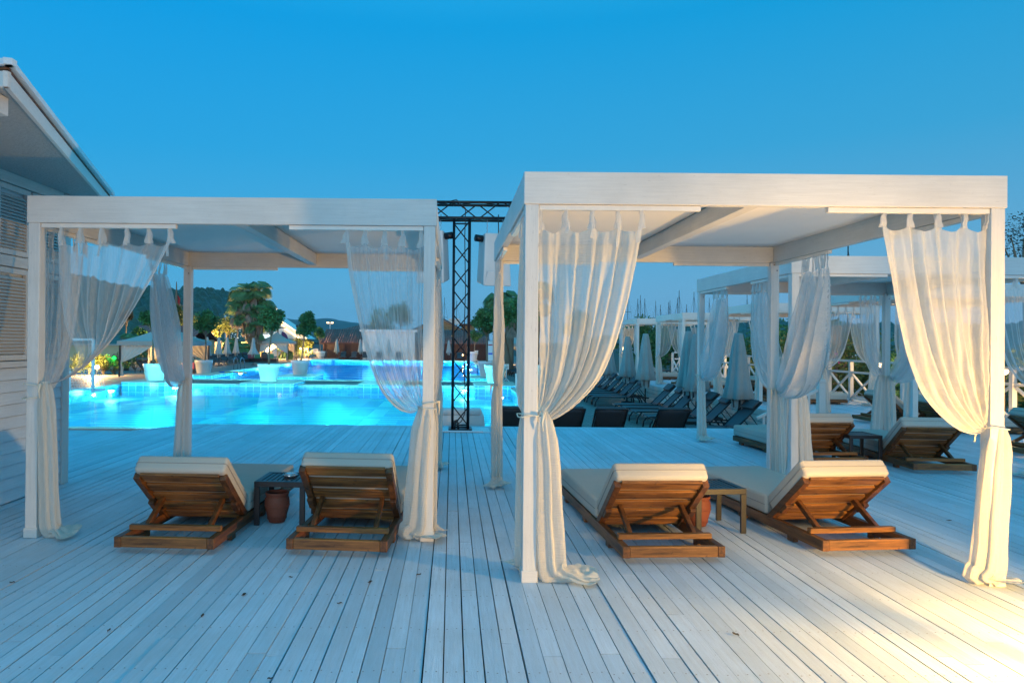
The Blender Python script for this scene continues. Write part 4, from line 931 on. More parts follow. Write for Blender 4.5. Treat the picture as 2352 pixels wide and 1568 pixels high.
# ------------------------------------------------------------------ palms
def palm(px, Y, heads, base_px, label, seed, dead=1.0):
    rnd = random.Random(seed); b = at(base_px, 835, z=GZ) if False else Vector((X_(base_px, Y), Y, GZ)); o = empty('fan_palm', b, 0, label, 'palm tree', 'fan palms behind the pools')
    tr = MB(); G = MB(); D = MB()
    for (hx, hy, r) in heads:
        c = at(hx, hy, Y=Y) - b; tr.tube([(rnd.uniform(-.2, .2), rnd.uniform(-.3, .3), 0), tuple(Vector((c.x * .5, 0, c.z * .5))), tuple(c)], [.24, .2, .17], 10)
        for i in range(46):
            isd = i > 27; el = rnd.uniform(-.2, 1.1) if not isd else rnd.uniform(-1.45, -.7); az = rnd.uniform(0, 2 * pi)
            d = Vector((cos(az) * cos(el), sin(az) * cos(el), sin(el))); L = r * (rnd.uniform(.45, .62) if not isd else rnd.uniform(.3, .9)); p_ = c + d * L + Vector((0, 0, -.12 * r * (1 if el < .5 else 0)))
            tgt = D if isd and rnd.random() < .75 * dead else G; (tgt).tube([tuple(c), tuple(c + d * L * .5 + Vector((0, 0, .05))), tuple(p_)], .014, 3)
            side = d.cross(Vector((0, 0, 1))).normalized(); fwd = (Vector((d.x, d.y, 0)) * .75 + Vector((0, 0, -.95 if el < .35 else -.25) if not isd else (0, 0, -1.6))).normalized(); fl = r * rnd.uniform(.48, .62)
            for k in range(17):
                a = (k / 16 - .5) * (2.9 if not isd else 1.1); v = (fwd * cos(a) + side * sin(a)).normalized(); w_ = side * cos(a) - fwd * sin(a)
                mid = p_ + v * fl * .6; tip = p_ + v * fl + Vector((0, 0, -.28 * fl)); tgt.quad([p_, mid + w_ * .06, tip, mid - w_ * .06])
    tr.build('trunk', M['bark'], o, smooth=True); G.build('fronds', M['palm'], o); D.build('dry_fronds', M['palmdead'], o)
palm(575, 74, [(556, 668, 1.75), (594, 664, 1.75), (577, 692, 1.7), (545, 706, 1.5), (609, 704, 1.5), (574, 726, 1.5), (596, 748, 1.35)], 590, 'large shaggy fan palm rising above the pale umbrellas', 5)
palm(1170, 48, [(1163, 688, 1.25), (1176, 716, 1.2), (1140, 690, 1.1)], 1172, 'fan palm behind the knotted curtain and the planter trees', 6)
palm(1228, 40, [(1222, 690, .9), (1238, 668, 1.0)], 1226, 'palm glimpsed between the warm front post and its curtain', 8)
palm(300, 56, [(298, 778, 1.0)], 298, 'short fan palm beside the sand gazebo roof', 7, .2)
palm(530, 72, [(531, 790, 1.3), (557, 800, 1.1)], 533, 'low yellow-green palm behind the umbrellas', 9, .2)
palm(640, 80, [(660, 790, 1.3)], 660, 'low palm lit from below beside the feather flag', 10, .3)

# garden trees, lit by small garden lamps
GT = [(430, 742, 800, 26, 82, 'leaf_warm', 'yellow lit garden tree behind the slim cabana post'), (488, 752, 800, 24, 84, 'leaf_warm', 'amber lit garden tree between two planter crowns'), (520, 745, 800, 26, 88, 'leaf_warm', 'olive garden tree below the forested hill'), (345, 752, 800, 22, 70, 'leaf_warm', 'garden tree behind the red tiled roof corner'), (400, 720, 800, 22, 66, 'leaf_warm', 'brownish tree beside the pirate ship mast'),
      (318, 768, 810, 18, 60, 'leaf', 'dark tree beside the gazebo roof peak'), (708, 790, 815, 12, 86, 'leaf_warm', 'bright bush tree beside the small far planter'), (682, 792, 815, 16, 88, 'leaf_warm', 'lamp lit tree behind the leaning planter tree'), (655, 800, 815, 12, 86, 'leaf_warm', 'lamp lit bush below the feather flag'), (290, 725, 800, 14, 75, 'pine', 'dark pine against the hill beside the long hanging curtain'),
      (1195, 735, 800, 30, 60, 'leaf', 'dark green tree between the knotted curtain and warm post'), (880, 735, 800, 40, 96, 'leaf', 'broad tree behind the timber roof, dim through the sheer curtain'), (920, 722, 800, 30, 98, 'leaf', 'taller tree beside the broad one, dim through the sheer curtain'), (1330, 745, 800, 38, 60, 'leaf', 'tree shadowed through the warm see-through curtain')]
for i, (px, yc, yb, r_, Y, mt, lb) in enumerate(GT):
    c = at(px, yc, Y=Y); tree('garden_tree', (c.x, Y, GZ), c, (r_ * Y / F, r_ * Y / F, r_ * Y / F * .95), 2600, .13, lb, 'garden trees around the resort', mt, .12, 50 + i, 26)
def shrub(px, Y, w, h, mat, label, seed, flowers=0, zb=GZ, X=None, n=1500, sz=.07):
    rnd = random.Random(seed); x = X_(px, Y) if X is None else X; o = empty('shrub', (x, Y, zb), 0, label, 'shrub', 'shrubs in the garden beds'); m = MB(); cs = leaves(m, (0, 0, h * .5), (w / 2, w / 2, h * .45), n, sz, rnd, 20, .5); m.build('foliage', M[mat], o)
    s = MB()
    for c in cs[:6]: s.tube([(0, 0, 0), tuple(c * .4 + Vector((0, 0, h * .3))), tuple(c + Vector((0, 0, h * .5)))], [.03, .02, .01], 5)
    s.build('stems', M['bark'], o)
    if flowers:
        f = MB(); leaves(f, (0, -.15, h * .55), (w / 2, w / 2, h * .4), flowers, .05, rnd, 8, .4); f.build('blossom', M['flower'], o)
for i, (px, Y, w, h, lb) in enumerate(((238, 43, 2.2, 1.3, 'yellow lit shrub beside the bright ground lamp'), (262, 44, 2.4, 1.2, 'leafy shrub between lamp and sand gazebo'), (205, 42.5, 2.6, 1.5, 'shrub seen through the wide curtain behind the goal'), (330, 49, 3.0, 1.5, 'dark shrub inside the opening of the sand gazebo'), (310, 50, 3, 1.6, 'shrub behind the gazebo drape'), (455, 78, 3.5, 1.6, 'amber lit shrub between umbrella and wall'), (505, 80, 3.5, 1.5, 'lit shrub behind the slanted loungers'), (570, 78, 3.5, 1.8, 'lit shrub below the palm'), (668, 82, 3.5, 1.3, 'low shrub lit by ground lamps near the sign'), (700, 83, 3.6, 1.4, 'low bright shrub before the small planter'))):
    shrub(px, Y, w, h, 'leaf_warm', lb, 80 + i)
# hedge shrubs behind the railing
hl = ['tall climber-covered shrub at the railing', 'flowering shrub behind the railing']
for i in range(12):
    Y = 12.5 + i * 2.0; shrub(0, Y, 2.4, (2.2, 2.9, 1.6, 2.5)[i % 4], 'leaf_warm' if i % 3 else 'leaf', 'garden shrub with purple blossom behind the crossed railing, %s along' % ('first second third fourth fifth sixth seventh eighth ninth tenth eleventh twelfth'.split()[i]), 120 + i, 90 if i % 2 else 30, -.6, 12.6 + (i % 3) * .4, 2300, .09)
for i, (px, Y) in enumerate(((1545, 40), (1500, 44), (1475, 42), (1760, 33), (1800, 30), (1870, 27))):
    c = Vector((X_(px, Y), Y, 1.0 + (i % 3) * .3)); tree('garden_tree', (c.x, Y, GZ), c, (1.7, 1.7, 1.5), 2600, .11, 'dark leafy tree past the railing, ' + ('framed by the third railing cabana', 'between two mint umbrellas', 'behind the slim mint umbrella', 'behind the tall grey umbrella', 'beside the third cabana post', 'behind the swagged white curtain')[i], 'garden trees around the resort', 'leaf', .1, 150 + i, 24)
tree('garden_tree', (at(2352, 560, Y=24).x, 24, GZ), at(2352, 548, Y=24), (1.0, 1.0, .95), 1500, .045, 'dark feathery tree top beyond the big beam end', 'garden trees around the resort', 'pine', .1, 161, 40, spread=.5)
sc_ = empty('stone_pillar', (X_(1925, 23), 23, GZ), 0, 'rough stacked stone pillar behind the railing, half covered by creepers', 'pillar'); MB().lathe([(.42, 0), (.4, 1), (.38, 2.6), (.3, 2.9), (.05, 2.95)], 14, fn=lambda t, k: 1 + .05 * sin(5 * t + k * 9)).build('shaft', M['bark'], sc_)

# ------------------------------------------------------------------ crossed railing
rl = empty('crossed_railing', (10.95, 0, 0), 0, 'long white timber railing with crossed braces behind the cabanas', 'railing')
y = 9.0
while y < 34:
    MB().box(-.045, .045, y - .045, y + .045, .002, 1.08).build('post', M['paint_z'], rl); y += 1.08
    if y > 34: break
    y0_ = y - 1.08
    for a, b_ in ((.1, .74), (.74, .1)): MB().bar((0, y0_ + .05, a), (0, (y0_ + y) / 2 if False else y - .05, b_), .035, .06, (1, 0, 0)).build('brace', M['paint_y'], rl)
for z in (.08, .78, 1.09): MB().box(-.03 - (z > 1) * .02, .03 + (z > 1) * .02, 9, 33.5, z - .025, z + .03).build('rail', M['paint_y'], rl)
nr = empty('stair_railing', (7.03, 13.0, 0), 0, 'short white stair railing with capped newel beside the white curtain', 'railing')
n_ = MB().box(-.06, .06, -.06, .06, .002, .80).build('newel', M['paint_z'], nr, bevel=.006); MB().box(-.07, .07, -.07, .07, .80, .87).build('cap', M['paint_z'], n_, bevel=.015)
MB().bar((-.06, 0, .66), (-1.15, .15, .10), .06, .05).build('handrail', M['paint_x'], nr)
for k in range(5): MB().box(-.24 - k * .2, -.2 - k * .2, .0 + k * .03, .04 + k * .03, -.5, .6 - k * .105).build('baluster', M['paint_z'], nr)

# ------------------------------------------------------------------ signs
def sign(px, yc, Y, w, hh, label, seed=0):
    q = at(px, yc, Y=Y); o = empty('safety_sign', (q.x, Y, GZ), 0, label, 'sign', 'no-diving signs at the pools'); z = q.z - GZ
    b = MB().box(-w / 2, w / 2, -.015, 0, z - hh / 2, z + hh / 2).build('board', M['sign_white'], o, bevel=.004)
    r = w * .3; ring = MB(); N = 28
    for k in range(N):
        a, c = 2 * pi * k / N, 2 * pi * (k + 1) / N; ring.hexa([(r * cos(t) * e, yy, z + r * sin(t) * e * hh / w * 1.05) for yy in (-.0175, -.021) for t, e in ((a, .84), (a, 1), (c, 1), (c, .84))])
    ring.bar((-r * .6, -.0195, z + r * .65), (r * .6, -.0195, z - r * .65), .004, w * .055, (1, 0, 1))
    ring.bar((-r * .05, -.0185, z + r * .25), (r * .3, -.0185, z - r * .3), .003, w * .07, (1, 0, 1)); ring.bar((-r * .3, -.0185, z - r * .1), (r * .2, -.0185, z + r * .3), .003, w * .05, (1, 0, 1))
    ring.build('pictogram', M['sign_black'], b)
    MB().tube([(0, .01, .06), (0, .01, z - hh / 2 + .02)], .03, 8).build('pole', M['sign_white'], o, smooth=True)
    f = MB()
    for k in range(4): t = k * pi / 2 + .6; f.tube([(0, .01, .28), (cos(t) * .38, .01 + sin(t) * .38, .02)], .018, 6)
    f.build('foot', M['sign_white'], o)
sign(1163, 842, 36.8, .27, .29, 'white no-diving sign on a stand between the knotted curtain and warm post')
sign(725, 805.5, 81, .62, .5, 'white no-diving sign before the small far planter')
sign(1094, 809, 78, .42, .42, 'small no-diving sign seen beside the truss')
q = at(1193, 891, Y=32.5); o = empty('notice_board', (q.x, 32.5, GZ), 0, 'pale blue notice board edge beside the warm front post', 'sign'); MB().box(-.2, .3, -.02, 0, .0, .75).build('board', M['sign_white'], o, bevel=.004)
q = at(1127, 790, Y=60); o = empty('information_board', (q.x, 60, GZ), 0, 'tall narrow information board with red and blue bars by the knotted curtain', 'sign')
MB().box(-.22, .22, -.02, .0, .6, 2.35).build('board', M['sign_white'], o); MB().box(-.2, .2, -.026, -.021, 1.95, 2.05).build('red_bar', M['red'], o); MB().box(-.2, .2, -.026, -.021, 1.15, 1.3).build('blue_bar', M['hose_blue'], o); MB().tube([(0, .02, 0), (0, .02, .62)], .04, 8).build('pole', M['sign_white'], o)
# feather flag
q = at(652, 772, Y=76); o = empty('feather_flag', (q.x, 76, GZ), 0, 'curved feather flag, purple over red, beside the small grey gazebo', 'flag')
def ff(u, v): w = .62 * sqrt(max(0.02, 1 - (max(0, v - .55) / .45) ** 2)); return (-.3 + w * u * 1.2 - .0 + (1 - w) * .1, .05 * sin(v * 5), 1.0 + 2.2 * v)
MB().grid(ff, 6, 20).build('banner', M['purple'], o, smooth=True); MB().grid(lambda u, v: (lambda p: (p[0], p[1] - .012, p[2]))(ff(.1 + u * .88, .0 + .3 * v * (1 - .5 * u))), 5, 6).build('red_panel', M['red'], o); MB().grid(lambda u, v: (lambda p: (p[0], p[1] - .014, p[2]))(ff(.3 + u * .45, .66 + .05 * v)), 3, 2).build('emblem', M['red'], o)
MB().tube([(-.34, 0, 0), (-.34, 0, 2.2), (-.3, 0, 3.0), (0, 0, 3.28)], .015, 6).build('pole', M['sign_black'], o)
q = at(1172, 768, Y=66); o = empty('hand_shaped_sign', (q.x, 64, q.z), 0, 'white hand-shaped board above the grey gazebo roof', 'sign')
MB().hexa([(-.3, 0, -.4), (.32, 0, -.4), (.32, .05, -.4), (-.3, .05, -.4), (-.42, 0, .2), (.4, 0, .2), (.4, .05, .2), (-.42, .05, .2)]).build('board', M['sign_white'], o, bevel=.02)
for i, a in enumerate((-.5, -.18, .1, .35)): MB().bar((-.3 + i * .18, .025, .15), (-.3 + i * .18 + sin(a) * .3, .025, .5 - .05 * abs(i - 1.5)), .05, .12, (0, 1, 0)).build('finger', M['sign_white'], o, bevel=.02)
MB().bar((-.2, -.004, .1), (.25, -.004, .14), .004, .05, (0, 1, 0)).build('red_stripe', M['red'], o); MB().tube([(0, .06, -3.2 - 0), (0, .06, -.2)], .03, 6).build('pole', M['slingframe'], o)

# ------------------------------------------------------------------ goal, ladder, noodles, cushions
q = at(213, 902, z=GZ); g = empty('pool_goal', (q.x, q.y, GZ), 0, 'white goal frame with rope net at the near pool side', 'goal')
for x_, y_ in ((0, 0), (-3.0, .3)): MB().tube([(x_, y_, .0), (x_, y_, 2.2)], .065 if x_ == 0 else .05, 12).build('upright', M['sign_white'], g, smooth=True)
MB().tube([(0, 0, 2.2), (-3, .3, 2.2)], .05, 10).build('crossbar', M['sign_white'], g, smooth=True); MB().tube([(0, .0, .06), (-.05, 1.1, .06), (-3, 1.3, .06), (-3, .3, .06)], .045, 8).build('ground_bar', M['sign_white'], g, smooth=True); MB().tube([(-1.0, .1, .06), (-1.0, .1, .9)], .035, 8).build('stay', M['sign_white'], g, smooth=True)
nm_ = MB()
for k in range(25): x_ = -.05 - k * .12; nm_.tube([(x_, 1.15, .06), (x_, .7, 1.0)], .007, 3)
for k in range(9): t = k / 8; nm_.tube([(-.05, 1.15 - .45 * t, .06 + .94 * t), (-1.5, 1.2 - .45 * t, .02 + .94 * t), (-3, 1.15 - .45 * t, .06 + .94 * t)], .007, 3)
nm_.build('net', M['sign_white'], g)
q = at(553, 838, z=GZ); l_ = empty('pool_ladder', (X_(553, 52), 52, GZ), R(80), 'chrome pool ladder handles by the far pool rim', 'ladder')
for k in (0, .55): MB().tube([(0, k, 0), (0, k, .7), (.1, k, .85), (.3, k, .9), (.5, k, .8), (.62, k, .5), (.64, k, -.3)], .025, 8).build('handrail', M['steel'], l_, smooth=True)
l2 = empty('pool_ladder', (X_(1082, 50), 50, GZ), R(0), 'single chrome ladder handle beside the pale planter near the truss', 'ladder')
for k in (0, .5): MB().tube([(0, k, 0), (0, k, .5), (.1, k, .6), (.4, k, .6), (.5, k, .5), (.5, k, -.3)], .025, 8).build('handrail', M['steel'], l2, smooth=True)
for px, cc, dx, lb in ((527, 'hose_blue', 1.1, 'blue foam noodle lying on the paving by the ladder'), (541, 'hose_yellow', -1.0, 'yellow foam noodle crossing the blue one')):
    x_ = X_(px, 46); tag(MB().tube([(x_ - .7, 46, GZ + .05), (x_ - .1, 46.15, GZ + .09), (x_ + .8, 46 + .3 * dx * .3, GZ + .05)], .04, 8).build('pool_noodle', M[cc], smooth=True), lb, 'pool noodle')
sb = empty('low_bench', (X_(602, 70), 70, GZ), 0, 'low dark bench with a row of coloured cushions by the far gazebo', 'bench'); MB().box(-1.6, 1.6, -.4, .4, .01, .35).build('seat', M['slingframe'], sb, bevel=.02)
for k, (c_, nm2) in enumerate((('cush_pink', 'pink cushion at the palm end of the low bench'), ('cush_green', 'green cushion next to the pink one on the low bench'), ('cush_brown', 'brown cushion in the middle of the low bench'), ('cush_green', 'green cushion between brown one and lit loungers'))):
    tag(MB().box(-.3, .3, -.08, .08, 0, .5).build('cushion', M[c_], bevel=.06, smooth=True, seg=3), nm2, 'cushion', 'cushions on the low bench').location = (X_(602, 70) - 1.1 + k * .68, 69.9, GZ + .36)
mt = empty('sun_mattress', (X_(437, 45), 45, GZ), 0, 'pink folded mattress beside the matt white planter', 'mattress'); MB().box(-.4, .4, -.3, .3, .3, .75).build('pad', M['cush_pink'], mt, bevel=.05, smooth=True); MB().box(-.5, .5, -.4, .4, .02, .3).build('frame', M['slingframe'], mt)

# ------------------------------------------------------------------ buildings behind the pools
def tiles(name, c0, c1, s):
    m = Mt(name); w = m.n('ShaderNodeTexWave'); w.bands_direction = 'X'; w.inputs['Scale'].default_value = s; m.l(m.geo(), w.inputs[0]); b = m.n('ShaderNodeTexBrick'); b.inputs['Scale'].default_value = 2.2; m.l(m.geo((1, 1.3, 0)), b.inputs[0]); b.inputs['Color1'].default_value = (*c0, 1); b.inputs['Color2'].default_value = (*c1, 1); b.inputs['Mortar'].default_value = (.02, .01, .01, 1)
    return m.done(m.bsdf(b.outputs[0], .7, normal=m.bump(w.outputs[0], 1, .08)))
M['rooftile'] = tiles('red_brown_roof_tile', (.2, .075, .065), (.36, .18, .15), .9); M['roofred'] = tiles('weathered_red_roof_tile', (.24, .08, .07), (.34, .14, .12), .9)
def planks(name, c0, c1):
    m = Mt(name); w = m.n('ShaderNodeTexWave'); w.bands_direction = 'X'; w.inputs['Scale'].default_value = 2; w.inputs['Distortion'].default_value = .6; m.l(m.geo((1, 1, .2)), w.inputs[0]); n = m.noise(m.geo((6, 6, .6)), 2, 4)
    return m.done(m.bsdf(m.mix(m.math('MULTIPLY', w.outputs[1] if False else w.outputs[0] if False else n, 1.0), c0, c1), .7, normal=m.bump(w.outputs[1], .6, .02)))
M['darkplank'] = planks('dark_stained_planks', (.012, .006, .008), (.04, .014, .014)); M['redtrim'] = plain('dark_red_trim', (.035, .009, .009), .6)
def brick(name, a, b_, mo, s):
    m = Mt(name); b = m.n('ShaderNodeTexBrick'); g = m.n('ShaderNodeNewGeometry'); sx = m.n('ShaderNodeSeparateXYZ'); cb = m.n('ShaderNodeCombineXYZ'); m.l(g.outputs[0], sx.inputs[0]); m.l(sx.outputs[0], cb.inputs[0]); m.l(sx.outputs[2], cb.inputs[1]); m.l(cb.outputs[0], b.inputs[0])
    b.inputs['Scale'].default_value = s; b.inputs['Color1'].default_value = (*a, 1); b.inputs['Color2'].default_value = (*b_, 1); b.inputs['Mortar'].default_value = (*mo, 1); return m.done(m.bsdf(b.outputs[0], .85))
M['stonewall'] = brick('tan_rubble_stone', (.38, .2, .08), (.48, .3, .15), (.12, .08, .05), 2.0)
def roof_gable_x(mb, x0, x1, y0, y1, ze, zr, over=.3):
    ym = (y0 + y1) / 2
    for a, b_ in ((y0 - over, ym), (y1 + over, ym)):
        za = ze - over * (zr - ze) / (ym - y0); mb.hexa([(x0 - over, a, za - .08), (x1 + over, a, za - .08), (x1 + over, b_, zr - .08), (x0 - over, b_, zr - .08), (x0 - over, a, za), (x1 + over, a, za), (x1 + over, b_, zr), (x0 - over, b_, zr)])
# long timber building
Yb = 84; xa, xb = X_(742, Yb), X_(1120, Yb); ze = at(900, 786, Y=Yb).z; zr = at(900, 757, Y=Yb + 4).z
tb = empty('timber_building', (0, 0, 0), 0, 'long low dark timber building with brown tiled roof beyond the far pool', 'building')
MB().box(xa, xb, Yb, Yb + 8, GZ, ze).build('wall', M['darkplank'], tb); rm = MB(); roof_gable_x(rm, xa, xb, Yb, Yb + 8, ze, zr); rm.build('roof', M['rooftile'], tb)
cl = MB()
for k in range(int((xb - xa + .6) / .28)):      # rows of barrel tiles
    x_ = xa - .25 + k * .28; zE = ze - .3 * (zr - ze) / 4; cl.tube([(x_, Yb - .32, zE + .02), (x_, Yb + 4, zr + .02)], zE and .065, 6)
cl.build('tile_ridges', M['rooftile'], tb, smooth=True)
for k in range(9): x_ = xa + .1 + k * (xb - xa - .2) / 8; MB().box(x_ - .09, x_ + .09, Yb - .06, Yb - .002, GZ, ze).build('timber_post', M['redtrim'], tb)
MB().box(xa - .3, xb + .3, Yb - .34, Yb - .26, ze - .28, ze - .10).build('eaves_board', M['redtrim'], tb)
# lit kiosk wall seen through the sheer curtain
kk = empty('pale_kiosk', (0, 0, 0), 0, 'pale blue kiosk front seen through the see-through pool curtain', 'kiosk'); MB().box(X_(832, 82), X_(952, 82), 82.3, 83.4, GZ, at(900, 762, Y=82).z).build('wall', M['sign_white'], kk); MB().box(X_(826, 82), X_(958, 82), 82.0, 83.6, at(900, 762, Y=82).z + .003, at(900, 757, Y=82).z).build('roof', M['sign_white'], kk)
# hip roofed house behind
hp = empty('hip_roofed_house', (0, 0, 0), 0, 'house behind the timber roof with a low dark hipped tile roof', 'house'); z0 = at(800, 757, Y=98).z; zt_ = at(830, 744, Y=98).z
MB().box(X_(788, 98), X_(872, 98), 98, 104, GZ, z0).build('wall', M['darkplank'], hp); a0, a1 = X_(786, 98) - .3, X_(874, 98) + .3
MB().hexa([(a0, 97.6, z0), (a1, 97.6, z0), (a1, 104.4, z0), (a0, 104.4, z0), (a0 + 2.6, 100.8, zt_), (a1 - 2.6, 100.8, zt_), (a1 - 2.6, 101.2, zt_), (a0 + 2.6, 101.2, zt_)]).build('roof', M['rooftile'], hp)
# stone gable house
sg = empty('stone_gable_house', (0, 0, 0), 0, 'tan rubble stone house with dark red gable edges behind the truss', 'house'); Yg = 92; c0_ = at(1008, 758, Y=Yg); pk = at(1011, 730, Y=Yg); c1_ = at(1068, 758, Y=Yg)
MB().hexa([(c0_.x - 3.4, Yg, GZ), (c1_.x - .4, Yg, GZ), (c1_.x - .4, Yg + 8, GZ), (c0_.x - 3.4, Yg + 8, GZ), (c0_.x - 3.4, Yg, c0_.z), (c1_.x - .4, Yg, c0_.z), (c1_.x - .4, Yg + 8, c0_.z), (c0_.x - 3.4, Yg + 8, c0_.z)]).build('wall', M['stonewall'], sg)
g_ = MB(); gx0, gx1 = c0_.x - 3.4, c1_.x - .4; gz = c0_.z; b0 = len(g_.v); g_.v += [(gx0, Yg, gz), (gx1, Yg, gz), (pk.x, Yg, pk.z), (gx0, Yg + 8, gz), (gx1, Yg + 8, gz), (pk.x, Yg + 8, pk.z)]; g_.f += [(0, 1, 2), (5, 4, 3), (0, 2, 5, 3), (1, 4, 5, 2)]; g_.tone += [0] * 4; g_.build('gable', M['stonewall'], sg)
MB().bar((gx0 - .3, Yg - .1, gz - .05), (pk.x, Yg - .1, pk.z + .12), .5, .14).bar((gx1 + .4, Yg - .1, gz - .12), (pk.x, Yg - .1, pk.z + .12), .5, .14).build('barge_board', M['redtrim'], sg)
sg2 = MB().box(gx1 + .003, X_(1090, 94), 93, 99, GZ, at(1080, 748, Y=94).z).build('side_wing', M['stonewall'], sg); MB().box(gx1 - .3, X_(1092, 94), 92.6, 99.4, at(1080, 748, Y=94).z + .003, at(1080, 744, Y=94).z).build('wing_roof', M['redtrim'], sg)
for px in (1036, 1050):
    q = at(px, 738, Y=93.5); o = empty('satellite_dish', (q.x, 93.5, q.z), 0, 'small white satellite dish on the stone house roof, ' + ('beside the ridge' if px == 1036 else 'beside the wing'), 'satellite dish', 'satellite dishes on the stone house'); MB().lathe([(.02, 0), (.3, .05), (.45, .12), (.45, .13), (.3, .07), (.02, .02)], 18).build('dish', M['sign_white'], o, smooth=True).rotation_euler = (R(100), 0, 0); MB().tube([(0, .1, 0), (0, .1, -.7)], .03, 6).build('mast', M['steel'], o)
# weathered red roof on the far side
rr_ = empty('red_roofed_house', (0, 0, 0), 0, 'low pale house with a faded red tiled roof behind the sand gazebo', 'house'); Yr = 62; x0_, x1_ = X_(286, Yr), X_(432, Yr); zz0 = at(350, 779, Y=Yr).z; zz1 = at(350, 747, Y=Yr + 3.5).z
MB().box(x0_, x1_, Yr, Yr + 7, GZ, zz0).build('wall', M['wallwarm'], rr_); rm = MB(); roof_gable_x(rm, x0_, x1_, Yr, Yr + 7, zz0, zz1); rm.build('roof', M['roofred'], rr_)
for a_ in (.3, .6): MB().box(x0_ + (x1_ - x0_) * a_, x0_ + (x1_ - x0_) * a_ + 1.0, Yr - .05, Yr - .003, .1, 1.2).build('window', M['under'], rr_)
# pavilion with lit roof lines
pv = empty('lit_pavilion', (0, 0, 0), 0, 'pale gabled pavilion outlined with warm string lights behind the flag', 'pavilion'); Yp = 96; A_ = at(634, 728, Y=Yp); B_ = at(706, 778, Y=Yp); pz = B_.z
pm = MB(); pm.v += [(A_.x - 4.4, Yp, pz), (B_.x, Yp, pz), (A_.x, Yp, A_.z), (A_.x - 4.4, Yp + 6, pz), (B_.x, Yp + 6, pz), (A_.x, Yp + 6, A_.z)]; pm.f += [(0, 1, 2), (5, 4, 3), (0, 2, 5, 3), (1, 4, 5, 2)]; pm.tone += [0] * 4; pm.build('roof', M['canvas'], pv)
MB().box(A_.x - 4, B_.x - .4, Yp + .3, Yp + 5.6, GZ, pz - .003).build('wall', M['canvas'], pv)
sl_ = MB()
for (a, b_) in ((Vector((A_.x, Yp - .1, A_.z)), Vector((B_.x, Yp - .1, pz))), (Vector((A_.x, Yp - .1, A_.z)), Vector(at(662, 760, Y=Yp))), (Vector(at(655, 755, Y=Yp)), Vector(at(688, 777, Y=Yp)))):
    for k in range(34): c = a + (b_ - a) * k / 33; sl_.box(c.x - .05, c.x + .05, c.y - .15, c.y - .05, c.z - .05, c.z + .05)
sl_.build('string_lights', M['bulb_soft'], pv)
# dark pergola with bright screen
pg = empty('dark_pergola', (0, 0, 0), 0, 'black steel pergola with festoon lights behind the palm', 'pergola'); zp = at(560, 749, Y=88).z
MB().box(X_(525, 88), X_(640, 88), 88, 92, zp - .15, zp).build('roof', M['slingframe'], pg)
for k in range(7): x_ = X_(527, 88) + k * (X_(638, 88) - X_(527, 88)) / 6; MB().box(x_ - .07, x_ + .07, 88, 88.14, GZ, zp - .153).build('post', M['slingframe'], pg)
lt = MB(); random.seed(5)
for k in range(60): x_ = random.uniform(X_(530, 88), X_(636, 88)); z_ = random.uniform(zp - 1.6, zp - .3); lt.box(x_, x_ + .07, 87.9, 87.97, z_, z_ + .05)
lt.build('festoon_lights', M['screen'], pg)
scn = empty('bright_screen', (X_(610, 86), 86, GZ), 0, 'glowing white projection screen behind the small grey gazebo', 'screen'); sz0, sz1 = at(610, 777, Y=86).z - GZ, at(610, 768.5, Y=86).z - GZ
MB().box(-.85, .85, 0, .05, sz0, sz1).build('panel', M['screen'], scn); MB().box(-.9, -.86, 0, .06, 0, sz1).box(.86, .9, 0, .06, 0, sz1).build('stand', M['slingframe'], scn)
# ochre garden wall
gw = empty('ochre_wall', (0, 0, 0), 0, 'lamp lit ochre garden wall behind the pale umbrellas', 'wall'); MB().box(X_(412, 86), X_(600, 86), 86, 86.3, GZ, at(500, 785, Y=86).z).build('panel', M['wallwarm'], gw)
for k in range(12): x_ = X_(412, 86) + k * 1.05; MB().box(x_ - .12, x_ + .12, 85.85, 85.997, GZ, at(500, 783, Y=86).z).build('pier', M['bark'], gw)
gw2 = empty('low_garden_wall', (0, 0, 0), 0, 'low ochre wall behind the shrubs beside the sand gazebo', 'wall'); MB().box(X_(160, 52), X_(290, 52), 52, 52.2, GZ, 1.0).build('panel', M['wallwarm'], gw2); MB().box(X_(160, 52), X_(290, 52), 51.9, 52.3, 1.003, 1.12).build('cap', M['coping'], gw2)
tbx = empty('bar_table', (X_(268, 48.5), 48.5, GZ), 0, 'dark table with pale crockery beside the sand gazebo', 'table'); MB().box(-.8, .8, -.4, .4, .72, .78).build('top', M['slingframe'], tbx); MB().box(-.75, -.68, -.3, .3, 0, .717).box(.68, .75, -.3, .3, 0, .717).build('leg', M['slingframe'], tbx)
